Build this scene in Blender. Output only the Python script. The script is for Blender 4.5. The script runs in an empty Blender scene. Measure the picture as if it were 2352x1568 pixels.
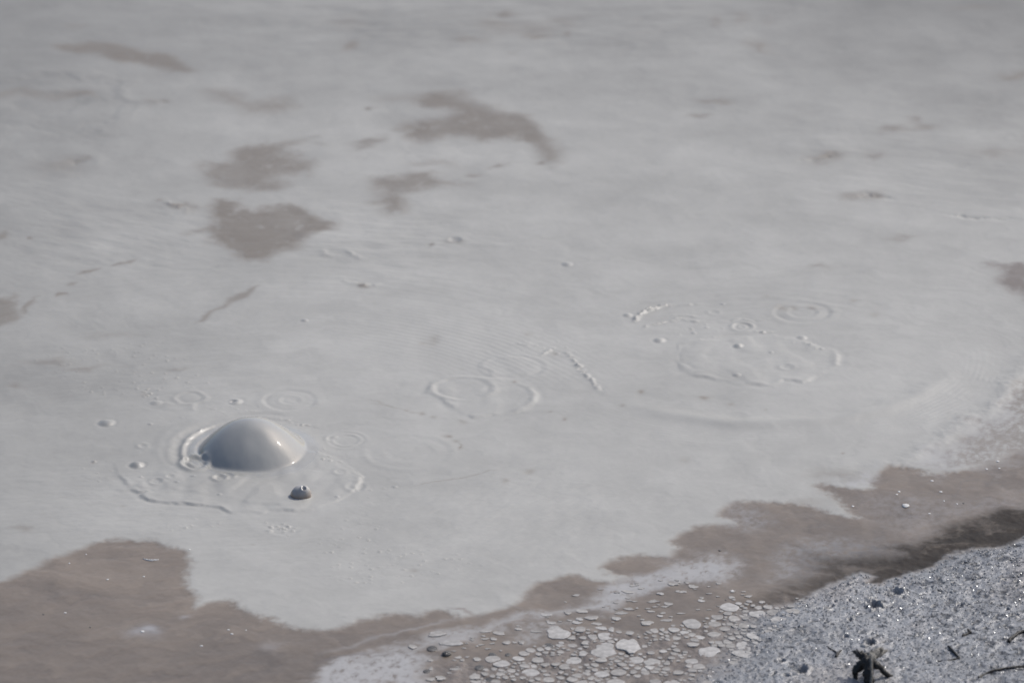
import bpy, bmesh, math, random
import numpy as np
from mathutils import Vector, Matrix, noise as mnoise

random.seed(7)
rng = np.random.default_rng(11)
sc = bpy.context.scene
col = sc.collection

# ------------------------------------------------------------------ camera
PITCH = math.radians(22.0)
HFOV = math.radians(9.4)
DIST = 20.0
CAM_H = DIST * math.sin(PITCH)
PW, PH = 2352.0, 1568.0
FPX = PW / 2 / math.tan(HFOV / 2)
cam = bpy.data.objects.new('camera', bpy.data.cameras.new('camera'))
col.objects.link(cam)
cam.location = (0, 0, CAM_H)
cam.rotation_euler = (math.radians(90) - PITCH, 0, 0)
cam.data.sensor_width = 22.2
cam.data.lens = 22.2 / 2 / math.tan(HFOV / 2)
cam.data.clip_start = 0.1
cam.data.clip_end = 3000
cam.data.dof.use_dof = True
cam.data.dof.focus_distance = 18.8
cam.data.dof.aperture_fstop = 1.7
sc.camera = cam

# ------------------------------------------------------------------ sky, sun, exposure
SUN_AZ = math.radians(48)          # to the right of straight ahead
SUN_EL = math.radians(44)
w = bpy.data.worlds.new('World')
sc.world = w
w.use_nodes = True
nt = w.node_tree
bg = nt.nodes['Background']
sky = nt.nodes.new('ShaderNodeTexSky')
sky.sky_type = 'NISHITA'
sky.sun_disc = False
sky.sun_elevation = SUN_EL
sky.sun_rotation = SUN_AZ
sky.dust_density = 3.0
sky.air_density = 0.8
nt.links.new(sky.outputs[0], bg.inputs[0])
bg.inputs[1].default_value = 0.13
sun = bpy.data.objects.new('sun', bpy.data.lights.new('sun', 'SUN'))
col.objects.link(sun)
sun.data.energy = 2.7
sun.data.angle = math.radians(0.5)
sun.data.color = (1.0, 0.965, 0.915)
sdir = Vector((math.sin(SUN_AZ) * math.cos(SUN_EL), math.cos(SUN_AZ) * math.cos(SUN_EL), math.sin(SUN_EL)))
sun.rotation_euler = sdir.to_track_quat('Z', 'Y').to_euler()
sun.location = sdir * 50
sc.view_settings.view_transform = 'Standard'
sc.view_settings.look = 'None'
sc.view_settings.exposure = -0.06
sc.view_settings.gamma = 1.0
sc.view_settings.use_curve_mapping = False
sc.cycles.max_bounces = 4
sc.cycles.sample_clamp_direct = 6.0
sc.cycles.sample_clamp_indirect = 2.0

# ------------------------------------------------------------------ helpers
CP, SP = math.cos(PITCH), math.sin(PITCH)


def at(px, py):
    """point of the ground plane seen at a place of the photograph (2352 x 1568 measure)"""
    a = (px - PW / 2) / FPX
    b = (PH / 2 - py) / FPX
    dy = CP + b * SP
    dz = -SP + b * CP
    t = CAM_H / -dz
    return (a * t, dy * t)


def mpp(px, py):
    """metres across one photograph pixel on the ground at that place"""
    a = at(px, py)
    return math.hypot(a[0], math.hypot(a[1], CAM_H)) / FPX


def frame(ox, oy, s):
    def f(*pts):
        return [(ox + x * s, oy + y * s) for x, y in pts]
    return f


V = frame(0, 0, 1)
A1 = frame(0, 0, .3344)
A2 = frame(786.4, 0, .3344)
A3 = frame(1565.6, 0, .3344)
A4 = frame(0, 423.5, .3344)
A7 = frame(1996.3, 484, .3474)
A8 = frame(0, 1149.4, .3087)
C1 = frame(181.5, 846.9, .3087)
C2 = frame(847, 605, .3087)
C3 = frame(1391.4, 605, .3087)
C4 = frame(1633.4, 967.9, .3056)
C5 = frame(1633.4, 1149.4, .3056)
C6 = frame(665.5, 1210, .3087)
C7 = frame(1149.4, 1210, .283)
T6 = frame(1814.8, 1391.4, .2284)

_G = rng.random((256, 256)).astype(np.float32) * 2 * np.pi
_GX, _GY = np.cos(_G), np.sin(_G)


def perlin(x, y, seed=0):
    x = x + seed * 37.17
    y = y + seed * 19.73
    xi = np.floor(x)
    yi = np.floor(y)
    fx = (x - xi).astype(np.float32)
    fy = (y - yi).astype(np.float32)
    xi = xi.astype(np.int64) & 255
    yi = yi.astype(np.int64) & 255
    x1, y1 = (xi + 1) & 255, (yi + 1) & 255
    u = fx * fx * fx * (fx * (fx * 6 - 15) + 10)
    v = fy * fy * fy * (fy * (fy * 6 - 15) + 10)
    n00 = _GX[xi, yi] * fx + _GY[xi, yi] * fy
    n10 = _GX[x1, yi] * (fx - 1) + _GY[x1, yi] * fy
    n01 = _GX[xi, y1] * fx + _GY[xi, y1] * (fy - 1)
    n11 = _GX[x1, y1] * (fx - 1) + _GY[x1, y1] * (fy - 1)
    a = n00 + u * (n10 - n00)
    b = n01 + u * (n11 - n01)
    return (a + v * (b - a)) * 1.5


def fbm(x, y, octs=4, seed=0, gain=.5):
    s = 0
    a = 1.0
    t = 0
    for k in range(octs):
        s = s + a * perlin(x, y, seed + k * 3)
        t += a
        a *= gain
        x = x * 2.03
        y = y * 2.03
    return s / t * 1.4


def sstep(a, b, x):
    t = np.clip((x - a) / (b - a), 0, 1)
    return t * t * (3 - 2 * t)


def sdf(poly, x, y):
    """signed distance, positive inside"""
    d2 = np.full(x.shape, 1e9, np.float32)
    ins = np.zeros(x.shape, bool)
    n = len(poly)
    for i in range(n):
        ax, ay = poly[i]
        bx, by = poly[(i + 1) % n]
        ex, ey = bx - ax, by - ay
        l2 = ex * ex + ey * ey + 1e-12
        wx, wy = x - ax, y - ay
        t = np.clip((wx * ex + wy * ey) / l2, 0, 1)
        qx, qy = wx - t * ex, wy - t * ey
        np.minimum(d2, (qx * qx + qy * qy).astype(np.float32), out=d2)
        c = ((ay > y) != (by > y)) & (x < ex * (y - ay) / (ey if abs(ey) > 1e-12 else 1e-12) + ax)
        ins ^= c
    d = np.sqrt(d2)
    return np.where(ins, d, -d)


def lined(poly, x, y):
    """distance to an open polyline, and place along it 0..1"""
    d2 = np.full(x.shape, 1e9, np.float32)
    s = np.zeros(x.shape, np.float32)
    n = len(poly) - 1
    for i in range(n):
        ax, ay = poly[i]
        bx, by = poly[i + 1]
        ex, ey = bx - ax, by - ay
        l2 = ex * ex + ey * ey + 1e-12
        wx, wy = x - ax, y - ay
        t = np.clip((wx * ex + wy * ey) / l2, 0, 1)
        qx, qy = wx - t * ex, wy - t * ey
        q = (qx * qx + qy * qy).astype(np.float32)
        m = q < d2
        d2[m] = q[m]
        s[m] = ((i + t) / n)[m]
    return np.sqrt(d2), s


def tag(o, label=None, cat=None, group=None, kind=None):
    if label: o['label'] = label
    if cat: o['category'] = cat
    if group: o['group'] = group
    if kind: o['kind'] = kind
    return o


# ------------------------------------------------------------------ materials
def new_mat(name):
    m = bpy.data.materials.new(name)
    m.use_nodes = True
    return m, m.node_tree, m.node_tree.nodes['Principled BSDF']


def nnode(t, typ, **kw):
    n = t.nodes.new(typ)
    for k, v in kw.items():
        setattr(n, k, v)
    return n


def mud_material():
    m, t, b = new_mat('mud_and_crust')
    L = t.links.new
    ca = nnode(t, 'ShaderNodeAttribute', attribute_name='tint')
    ra = nnode(t, 'ShaderNodeAttribute', attribute_name='gloss')
    ga = nnode(t, 'ShaderNodeAttribute', attribute_name='grain')
    sa = nnode(t, 'ShaderNodeAttribute', attribute_name='shine')
    L(sa.outputs['Fac'], b.inputs['Specular IOR Level'])
    tc = nnode(t, 'ShaderNodeTexCoord')
    n1 = nnode(t, 'ShaderNodeTexNoise')
    n1.inputs['Scale'].default_value = 150
    n1.inputs['Detail'].default_value = 4
    n1.inputs['Roughness'].default_value = .6
    n2 = nnode(t, 'ShaderNodeTexNoise')
    n2.inputs['Scale'].default_value = 38
    n2.inputs['Detail'].default_value = 5
    n2.inputs['Roughness'].default_value = .6
    L(tc.outputs['Object'], n1.inputs['Vector'])
    L(tc.outputs['Object'], n2.inputs['Vector'])
    # fine colour grain, stronger where the surface is gritty
    g = nnode(t, 'ShaderNodeMath', operation='MULTIPLY_ADD')
    g.inputs[1].default_value = 1.5
    g.inputs[2].default_value = 0.035
    L(ga.outputs['Fac'], g.inputs[0])
    d = nnode(t, 'ShaderNodeMath', operation='SUBTRACT')
    L(n1.outputs['Fac'], d.inputs[0])
    d.inputs[1].default_value = .5
    d2 = nnode(t, 'ShaderNodeMath', operation='SUBTRACT')
    L(n2.outputs['Fac'], d2.inputs[0])
    d2.inputs[1].default_value = .5
    ds = nnode(t, 'ShaderNodeMath', operation='ADD')
    L(d.outputs[0], ds.inputs[0])
    L(d2.outputs[0], ds.inputs[1])
    p = nnode(t, 'ShaderNodeMath', operation='MULTIPLY_ADD')
    L(ds.outputs[0], p.inputs[0])
    L(g.outputs[0], p.inputs[1])
    p.inputs[2].default_value = 1.0
    mul = nnode(t, 'ShaderNodeVectorMath', operation='SCALE')
    L(ca.outputs['Color'], mul.inputs[0])
    L(p.outputs[0], mul.inputs['Scale'])
    L(mul.outputs[0], b.inputs['Base Color'])
    L(ra.outputs['Fac'], b.inputs['Roughness'])
    bs = nnode(t, 'ShaderNodeMath', operation='MULTIPLY_ADD')
    L(ga.outputs['Fac'], bs.inputs[0])
    bs.inputs[1].default_value = 0.8
    bs.inputs[2].default_value = 0.03
    bu = nnode(t, 'ShaderNodeBump')
    bu.inputs['Distance'].default_value = .006
    L(bs.outputs[0], bu.inputs['Strength'])
    L(n1.outputs['Fac'], bu.inputs['Height'])
    L(bu.outputs[0], b.inputs['Normal'])
    return m


def simple_mat(name, c, rough, var=.25, scale=60, bump=.3, bdist=.003):
    m, t, b = new_mat(name)
    L = t.links.new
    tc = nnode(t, 'ShaderNodeTexCoord')
    n = nnode(t, 'ShaderNodeTexNoise')
    n.inputs['Scale'].default_value = scale
    n.inputs['Detail'].default_value = 6
    L(tc.outputs['Object'], n.inputs['Vector'])
    oi = nnode(t, 'ShaderNodeObjectInfo')
    mr = nnode(t, 'ShaderNodeMapRange')
    mr.inputs['From Min'].default_value = .3
    mr.inputs['From Max'].default_value = .7
    mr.inputs['To Min'].default_value = 1 - var
    mr.inputs['To Max'].default_value = 1 + var * .6
    L(n.outputs['Fac'], mr.inputs['Value'])
    mr2 = nnode(t, 'ShaderNodeMapRange')
    mr2.inputs['To Min'].default_value = 1 - var * .5
    mr2.inputs['To Max'].default_value = 1 + var * .3
    L(oi.outputs['Random'], mr2.inputs['Value'])
    mm = nnode(t, 'ShaderNodeMath', operation='MULTIPLY')
    L(mr.outputs[0], mm.inputs[0])
    L(mr2.outputs[0], mm.inputs[1])
    rgb = nnode(t, 'ShaderNodeRGB')
    rgb.outputs[0].default_value = (*c, 1)
    s = nnode(t, 'ShaderNodeVectorMath', operation='SCALE')
    L(rgb.outputs[0], s.inputs[0])
    L(mm.outputs[0], s.inputs['Scale'])
    L(s.outputs[0], b.inputs['Base Color'])
    b.inputs['Roughness'].default_value = rough
    bu = nnode(t, 'ShaderNodeBump')
    bu.inputs['Strength'].default_value = bump
    bu.inputs['Distance'].default_value = bdist
    L(n.outputs['Fac'], bu.inputs['Height'])
    L(bu.outputs[0], b.inputs['Normal'])
    return m


MUD = mud_material()
M_FLAKE = simple_mat('pale_crust', (.43, .42, .405), .6, .30, 55, .25)
M_DULL = simple_mat('dull_crust', (.365, .352, .335), .65, .3, 55, .25)
M_FLECK = simple_mat('foam_fleck', (.60, .60, .59), .5, .1, 60, .2)
M_WOOD = simple_mat('wet_dead_wood', (.013, .012, .011), .5, .6, 160, .8, .004)
M_BARK = simple_mat('salt_crusted_wood', (.22, .21, .19), .75, .6, 220, .8, .004)
M_GRIT = simple_mat('wet_grit', (.27, .28, .295), .22, .5, 40, .2)
M_DARK = simple_mat('dark_wet_stone', (.075, .072, .07), .3, .4, 120, .4)
M_PALE = simple_mat('pale_stone', (.48, .47, .45), .55, .2, 120, .4)

# ------------------------------------------------------------------ the ground sheet: mud pool, shallows, bank and shore
xs0 = max(abs(at(0, 0)[0]), abs(at(PW, 0)[0])) + .15
ynear, yfar = at(1176, PH)[1] - .25, at(1176, 0)[1] + .3
DX = .0046
xin = np.arange(-xs0, xs0 + DX, DX)
ny = []
y = ynear
while y < yfar:
    ny.append(y)
    f = (y - ynear) / (yfar - ynear)
    y += .0052 + .0040 * f
yin = np.array(ny)


def outer(start, step, sign):
    r = []
    v = start
    s = step
    while abs(v - start) < 420:
        s *= 1.45
        v += sign * s
        r.append(v)
    return np.array(r)


xl = np.concatenate([outer(xin[0], DX * 2, -1)[::-1], xin, outer(xin[-1], DX * 2, 1)])
yl = np.concatenate([outer(yin[0], .01, -1)[::-1], yin, outer(yin[-1], .016, 1)])
NX, NY = len(xl), len(yl)
X, Y = np.meshgrid(xl, yl)          # rows are y
X = X.astype(np.float64)
Y = Y.astype(np.float64)
Z = np.zeros(X.shape, np.float32)

# warps that fray every outline
wx = fbm(X / .16, Y / .16, 5, 1, .55).astype(np.float32)
wy = fbm(X / .16, Y / .16, 5, 2, .55).astype(np.float32)
fine = fbm(X / .022, Y / .03, 3, 3, .6).astype(np.float32)
big = fbm(X / .9, Y / 1.1, 4, 4).astype(np.float32)
_wu = X + .55 * perlin(X / 1.4, Y / 1.7, 8) + .10 * wx
_wv = Y + .55 * perlin(X / 1.2, Y / 1.5, 9) + .14 * wy
streak = fbm((_wu * .84 - _wv * .54) / .24, (_wv * .84 + _wu * .54) / .085, 5, 5, .6).astype(np.float32)


def window(pts, margin):
    p = np.array([at(*q) for q in pts])
    i0, i1 = np.searchsorted(xl, [p[:, 0].min() - margin, p[:, 0].max() + margin])
    j0, j1 = np.searchsorted(yl, [p[:, 1].min() - margin, p[:, 1].max() + margin])
    return (slice(max(j0, 0), j1), slice(max(i0, 0), i1)), [tuple(q) for q in p]


def region(pts, warp=.02, margin=.25, wf=.006):
    sl, p = window(pts, margin)
    return sl, sdf(p, X[sl] + wx[sl] * warp + fine[sl] * wf, Y[sl] + wy[sl] * warp * 2.0 + fine[sl] * wf * 1.5)


# ---- big masks
SILT = V((-900, 1720), (-420, 1500), (-150, 1400), (0, 1335), (40, 1318), (100, 1290), (170, 1260), (215, 1247), (290, 1241), (350, 1243),
         (400, 1255), (438, 1265), (440, 1290), (425, 1312), (437, 1340), (460, 1368), (450, 1388), (485, 1380), (530, 1378),
         (560, 1395), (620, 1415), (660, 1437), (700, 1446), (760, 1437), (830, 1420), (900, 1411), (960, 1405), (1000, 1396),
         (1025, 1400), (1060, 1418), (1110, 1405), (1200, 1376), (1205, 1356), (1240, 1333), (1290, 1322), (1330, 1320), (1370, 1331), (1410, 1340),
         (1435, 1331), (1400, 1322), (1380, 1300), (1400, 1287), (1440, 1283), (1465, 1275), (1530, 1273), (1545, 1262), (1562, 1256),
         (1535, 1238), (1560, 1220), (1600, 1210), (1640, 1203), (1690, 1201), (1680, 1190), (1640, 1184), (1650, 1170), (1690, 1155),
         (1750, 1148), (1810, 1150), (1880, 1165), (1940, 1180), (1975, 1188), (1935, 1166), (1900, 1138), (1868, 1112), (1890, 1110),
         (1930, 1121), (1990, 1126), (2012, 1120), (1992, 1100), (2030, 1080), (2045, 1067), (2090, 1071), (2130, 1090), (2200, 1087),
         (2250, 1070), (2300, 1052), (2352, 1030), (2420, 990), (2520, 900), (2650, 760), (3000, 450), (3600, 100), (9000, -800), (9000, 9000), (-900, 9000))
BANK = V((2900, 950), (2500, 1105), (2352, 1166), (2300, 1163), (2245, 1188), (2180, 1203), (2140, 1228), (2095, 1248), (2050, 1243), (2012, 1256), (2052, 1268), (1980, 1268),
         (1900, 1268), (1852, 1272), (1880, 1290), (1862, 1305), (1890, 1318), (1840, 1330), (1800, 1340), (1780, 1352), (1750, 1362), (1700, 1377), (1680, 1390),
         (1705, 1400), (1760, 1400), (1800, 1390), (1900, 1380), (2100, 1370), (2500, 1250), (2900, 1150))
GROUND = V((3200, 700), (2700, 1050), (2480, 1170), (2352, 1228), (2320, 1250), (2250, 1256), (2200, 1270), (2150, 1290), (2100, 1310), (2060, 1326), (2020, 1340),
           (1990, 1338), (2010, 1322), (1980, 1310), (1940, 1325), (1900, 1348), (1870, 1358), (1835, 1375), (1790, 1392), (1730, 1402),
           (1690, 1425), (1690, 1470), (1640, 1520), (1590, 1560), (1540, 1620), (1500, 1700), (1400, 2200), (9000, 9000), (9000, -500))


def full(pts, warp, wf):
    p = [at(*q) for q in pts]
    d = np.full(X.shape, -5.0, np.float32)
    # distance only where it matters; sign everywhere
    d[:] = sdf(p, X + wx * warp + fine * wf, Y + wy * warp * 2 + fine * wf)
    return d


def safe(pts):
    # keep the outline below the horizon
    return [(x, max(y, -3500)) for x, y in pts]


dS = full(safe(SILT), .021, .012)
dB = full(BANK, .018, .006)
dG = full(safe(GROUND), .014, .006)
# the pool ends outside the picture as well
far = 1 - np.sqrt(((X + 3) / 11) ** 2 + ((Y - 25) / 12) ** 2) + wx * .01
far = (far * 11).astype(np.float32)
dG = np.maximum(dG, -far)

mS = sstep(-.018, .026, dS)
mB = sstep(-.03, .05, dB + .03 * streak + .015 * fine) * (1 - sstep(-.01, .01, dG)) * (.62 + .38 * sstep(at(1700, 1380)[0], at(2120, 1280)[0], X)) * (1 - .35 * sstep(.1, .7, streak + .5 * wx))
_lf = sstep(at(1880, 1400)[0], at(1640, 1450)[0], X)
mG = sstep(-.020 - .05 * _lf, .030 + .10 * _lf, dG + (.014 + .02 * _lf) * fine + (.012 + .06 * _lf) * wx)

# ---- colour
def C(*c):
    return np.array(c, np.float32)


MUDC = C(.382, .379, .357)
SILTC = C(.176, .143, .110)
FARSILT = C(.200, .174, .140)
BANKC = C(.036, .028, .021)
tint = np.empty(X.shape + (3,), np.float32)
tint[:] = MUDC
mott = 1 + .085 * big + .065 * streak + .07 * wx + .03 * fine + .065 * fbm(X / .42, Y / .34, 3, 15) * (.7 + 1.3 * sstep(at(1176, 900)[1], at(1176, 300)[1], Y))
tint *= mott[..., None]
# lens vignette painted into the mud colour: darker far, left and far right
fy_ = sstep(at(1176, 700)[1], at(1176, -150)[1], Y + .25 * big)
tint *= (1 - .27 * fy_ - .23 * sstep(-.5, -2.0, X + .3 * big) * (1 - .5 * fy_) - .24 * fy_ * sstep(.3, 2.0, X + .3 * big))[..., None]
gloss = np.full(X.shape, .52, np.float32)
grain = np.zeros(X.shape, np.float32)
shine = np.full(X.shape, .5, np.float32)


def blend(sl, m, c, g=None):
    t = tint[sl]
    t += (np.asarray(c, np.float32) - t) * m[..., None]
    if g is not None:
        gloss[sl] += (g - gloss[sl]) * m


ALL = (slice(None), slice(None))
# brown film patches lying on the far mud
PATCHES = []


def patch(pts, dens, label, soft=.03, warp=.03, c=FARSILT, name='silt_patch'):
    sl, d = region(pts, warp)
    m = sstep(-soft * 1.1, soft * 1.6, d + soft * .5 * streak[sl]) * dens
    m = m * (1 + .10 * fine[sl] + .22 * streak[sl] + .16 * wx[sl]).clip(0, 1.1)
    m = m * (1 - .38 * sstep(.15, .65, fbm(X[sl] / .055, Y[sl] / .08, 4, 27, .65)))
    blend(sl, m.clip(0, 1), c, .36)
    PATCHES.append((name, label, sl, d > 0))


patch(V((124, 104), (187, 100), (267, 100), (334, 117), (385, 127), (435, 152), (458, 164), (428, 171), (385, 164), (334, 149), (284, 144), (214, 124), (174, 120), (134, 112)),
      .95, 'long thin brown silt streak curving above the ripple rings at the far left', .026, .02)
patch(A1((-100, 630), (200, 615), (400, 640), (540, 615), (620, 620), (690, 680), (560, 665), (350, 690), (100, 680), (-100, 690)), .5, 'dark brown smear across the largest far ripple rings', .03)
patch(V((478, 214), (518, 207), (555, 214), (575, 231), (652, 231), (672, 247), (652, 257), (568, 254), (535, 237), (495, 231)), .75,
      'faint narrow brown smudge between the curved streak and the arched patch', .06)
patch(V((568, 334), (602, 329), (635, 338), (686, 321), (729, 308), (702, 321), (669, 338), (652, 348), (689, 361), (719, 364), (729, 378), (719, 398), (686, 401),
        (635, 411), (662, 425), (642, 438), (609, 438), (562, 441), (535, 431), (495, 431), (475, 425), (468, 401), (451, 385), (468, 375), (502, 378), (528, 368), (542, 344)), .85,
      'ragged brown silt patch with a thin tail, just behind the largest far patch', .035)
patch(A4((1500, 90), (1640, 95), (1660, 150), (1750, 170), (1850, 150), (2050, 150), (2130, 170), (2200, 230), (2340, 255), (2300, 310), (2200, 330), (2100, 390), (2050, 430),
         (1900, 460), (1850, 500), (1700, 530), (1600, 520), (1590, 460), (1520, 410), (1440, 390), (1460, 350), (1380, 330), (1290, 350), (1350, 310), (1440, 280), (1430, 200), (1470, 140)), .95,
      'wide ragged brown silt patch nearest the arched ripples behind the big bubble', .028)
patch(A2((470, 690), (560, 640), (700, 635), (800, 645), (900, 680), (1000, 720), (1100, 770), (1220, 790), (1310, 830), (1380, 900), (1450, 990), (1520, 1030), (1500, 1110), (1430, 1150),
         (1370, 1130), (1340, 1070), (1290, 1000), (1200, 985), (1100, 965), (980, 960), (850, 945), (720, 940), (620, 955), (540, 970), (440, 945), (370, 900), (360, 850), (420, 830), (560, 830),
         (660, 820), (750, 790), (720, 740), (620, 725), (520, 715)), .95,
      'long arched brown silt patch drooping to the right, farthest of the big patches', .04)
patch(A2((230, 665), (330, 655), (470, 650), (480, 680), (380, 690), (260, 690)), .45, 'faint brown tail left of the arched silt patch', .06)
patch(A2((180, 1215), (290, 1205), (450, 1195), (600, 1205), (700, 1230), (840, 1265), (720, 1280), (560, 1290), (450, 1320), (420, 1350), (470, 1400), (430, 1450), (300, 1460), (250, 1420),
         (180, 1390), (220, 1340), (170, 1270)), .88, 'brown silt patch shaped like a flag, below the arched patch', .035)
patch(A2((460, 1120), (600, 1112), (760, 1110), (760, 1145), (600, 1150), (470, 1148)), .5, 'thin brown dash between the arched patch and the flag shaped one', .04)
patch(A2((100, 985), (180, 970), (290, 965), (270, 995), (180, 1015), (120, 1020)), .5, 'short brown dash left of the arched patch', .04)
patch(A2((790, 235), (860, 245), (930, 275), (1020, 290), (980, 305), (880, 295), (830, 270)), .55, 'small brown streak alone in the far mud above the arched patch', .04)
patch(A2((1130, 345), (1200, 340), (1200, 365), (1140, 365)), .5, 'tiny brown fleck right of the small far streak', .03)
patch(A3((465, 300), (540, 285), (615, 300), (605, 350), (540, 358), (490, 325)), .75, 'small brown blot alone in the far right mud', .05)
patch(A7((750, 360), (830, 335), (930, 345), (1024, 340), (1200, 330), (1200, 660), (1024, 590), (980, 560), (900, 520), (840, 480), (860, 430), (880, 400), (830, 370)), .92,
      'brown silt patch cut by the right edge of the picture', .03, c=C(.19, .162, .138))
patch(A4((-160, 770), (60, 770), (130, 795), (110, 850), (150, 900), (60, 950), (0, 975), (-160, 985)), .75, 'brown silt patch cut by the left edge beside the broken streak', .02)
patch(A4((150, 870), (205, 805), (250, 785), (240, 825), (190, 880)), .75, 'small brown hook beside the left edge patch', .01)
for pts, lab in ((A4((370, 760), (400, 735), (460, 740), (470, 755), (390, 770)), 'nearest dash of the broken brown streak in the left mud'),
                 (A4((455, 690), (480, 675), (530, 675), (500, 690)), 'faint second dash of the broken brown streak in the left mud'),
                 (A4((520, 632), (570, 600), (650, 580), (695, 572), (640, 603), (560, 625)), 'longest dash of the broken brown streak in the left mud'),
                 (A4((770, 557), (820, 535), (930, 517), (900, 540), (820, 552)), 'farthest dash of the broken brown streak in the left mud')):
    patch(pts, .95, lab, .009, .008)
patch(A4((1340, 945), (1380, 920), (1420, 870), (1480, 840), (1520, 830), (1550, 780), (1650, 740), (1710, 715), (1790, 700), (1700, 770), (1600, 800), (1540, 845), (1470, 868), (1400, 945)), .75,
      'slanting brown silt streak directly behind the big bubble', .010, .010)
patch(A8((80, 195), (150, 185), (230, 205), (235, 230), (180, 240), (120, 215)), .7, 'small brown blot above the large brown corner shallows', .022, .014)
# stains and specks
for pts, r, dens in ((C3((250, 950)), 7, .7), (C3((730, 995)), 9, .9), (C3((130, 1055)), 8, .6), (C3((910, 1030)), 8, .45), (C3((1190, 1095)), 5, .4), (C2((585, 1280)), 8, .8),
                     (C2((1455, 1160)), 6, .6), (C2((1350, 1120)), 6, .6), (C2((1095, 875)), 6, .7), (C2((1370, 665)), 7, .4), (C2((480, 545)), 14, .3), (C2((380, 580)), 8, .3),
                     (C2((1180, 515)), 9, .3), (C2((290, 1085)), 5, .5), (C2((420, 1110)), 7, .5), (C2((510, 1135)), 8, .5), (C2((700, 1165)), 9, .4), (C2((640, 1320)), 7, .5), (C2((680, 1370)), 6, .5),
                     (C3((1170, 230)), 6, .4), (C3((1840, 268)), 8, .4), (C3((1990, 375)), 12, .3), (C3((1550, 320)), 10, .5), (C3((1310, 335)), 14, .5), (C3((1400, 325)), 10, .4), (C3((1770, 1415)), 5, .6),
                     (V((2218, 1010)), 22, .75), (V((2250, 1022)), 16, .6), (V((2285, 1003)), 20, .75), (V((2330, 1005)), 20, .7), (V((2342, 1042)), 24, .7), (V((2300, 1035)), 14, .5), (V((2340, 925)), 14, .5), (V((1215, 1083)), 12, .5), (V((1165, 1108)), 10, .4), (V((945, 1305)), 9, .5), (V((1570, 1055)), 14, .25), (V((985, 785)), 16, .25), (V((800, 110)), 14, .4), (V((1750, 102)), 8, .4),
                     (C1((1320, 1305)), 5, .4), (C1((110, 695)), 6, .3), (C1((480, 185)), 9, .3), (C1((330, 1020)), 6, .3)):
    (cx, cy), = pts
    k = mpp(cx, cy) * r
    sl, (p,) = window([(cx, cy)], .3)
    d = np.sqrt(((X[sl] - p[0] + wx[sl] * .02) / k) ** 2 + ((Y[sl] - p[1] + wy[sl] * .03) / (k * 1.3)) ** 2)
    blend(sl, np.exp(-d ** 2) * dens * (1 + .5 * fine[sl]).clip(0, 1.3), C(.22, .19, .155))
for pts, wd, dens in ((V((940, 1116), (1000, 1106), (1060, 1096), (1110, 1086), (1150, 1079)), 3.0, .55),
                      (C2((0, 1040), (160, 1060), (300, 1090), (440, 1115)), 3.0, .35), (C1((2100, 225), (2220, 250), (2352, 295)), 3.5, .25),
                      (C2((640, 1320), (700, 1350), (660, 1390)), 2.2, .5)):
    sl, p = window(pts, .15)
    d, s = lined(p, X[sl] + wx[sl] * .015, Y[sl] + wy[sl] * .03)
    k = mpp(*pts[0]) * wd
    blend(sl, np.exp(-(d / k) ** 2) * dens * np.sin(np.pi * s.clip(.02, .98)) ** .5 * (1 + .8 * fine[sl]).clip(0, 1.4), C(.23, .2, .165))

# soft darker grey-brown spots, mostly in the far mud
for cx, cy, rx, ry, dens in ((1160, 28, 26, 6, .5), (1150, 60, 50, 22, .22), (1240, 85, 14, 6, .4), (1232, 70, 40, 20, .2), (1300, 78, 12, 8, .4), (1290, 48, 20, 12, .25), (1215, 78, 12, 5, .3), (800, 108, 16, 8, .4), (790, 55, 30, 14, .2),
                             (1640, 50, 14, 10, .3), (1700, 40, 20, 14, .25), (1760, 50, 16, 8, .25), (1620, 228, 22, 8, .35), (1655, 232, 22, 7, .35), (1605, 268, 18, 6, .3), (1900, 360, 34, 12, .35), (2000, 355, 24, 9, .3), (2060, 300, 34, 9, .3),
                             (2105, 272, 16, 10, .35), (2125, 290, 26, 9, .35), (2010, 450, 16, 9, .45), (1960, 448, 40, 8, .3), (1880, 365, 40, 14, .2), (2330, 175, 40, 8, .45), (2280, 350, 60, 14, .25), (1880, 610, 26, 5, .3), (2070, 545, 40, 6, .25),
                             (160, 370, 26, 14, .45), (195, 365, 14, 8, .3), (130, 385, 50, 20, .2), (365, 458, 10, 6, .4), (410, 470, 30, 8, .35), (450, 480, 20, 10, .2), (1040, 553, 18, 6, .5), (995, 566, 9, 4, .35), (80, 545, 5, 3, .6), (10, 545, 10, 12, .4),
                             (830, 655, 14, 7, .4), (730, 330, 30, 8, .15), (840, 335, 20, 8, .2), (700, 545, 14, 4, .3), (250, 770, 60, 8, .15), (120, 830, 60, 7, .2), (200, 845, 40, 6, .2), (40, 885, 20, 6, .3), (400, 850, 30, 6, .2), (200, 213, 18, 6, .5), (170, 60, 30, 10, .12), (2240, 20, 40, 6, .35),
                             (1075, 90, 30, 6, .3), (860, 255, 14, 5, .35), (850, 328, 36, 5, .3), (1150, 380, 22, 5, .35), (1085, 397, 18, 5, .35), (1240, 380, 14, 6, .4), (380, 230, 14, 8, .3), (345, 230, 14, 7, .3), (2150, 1085, 40, 6, .2), (1920, 1090, 60, 14, .22), (1860, 1150, 40, 10, .15)):
    k = mpp(cx, cy)
    sl, (p,) = window([(cx, cy)], max(rx, ry * 2.6) * k * 3)
    d = np.sqrt(((X[sl] - p[0] + wx[sl] * .04) / (k * rx)) ** 2 + ((Y[sl] - p[1] + wy[sl] * .06) / (k * 2.55 * ry)) ** 2)
    blend(sl, (np.exp(-d ** 2) * dens * 2.1 * (1 + .7 * streak[sl] + .5 * wx[sl]).clip(0, 1.6)).clip(0, .85), C(.205, .187, .163))

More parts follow.
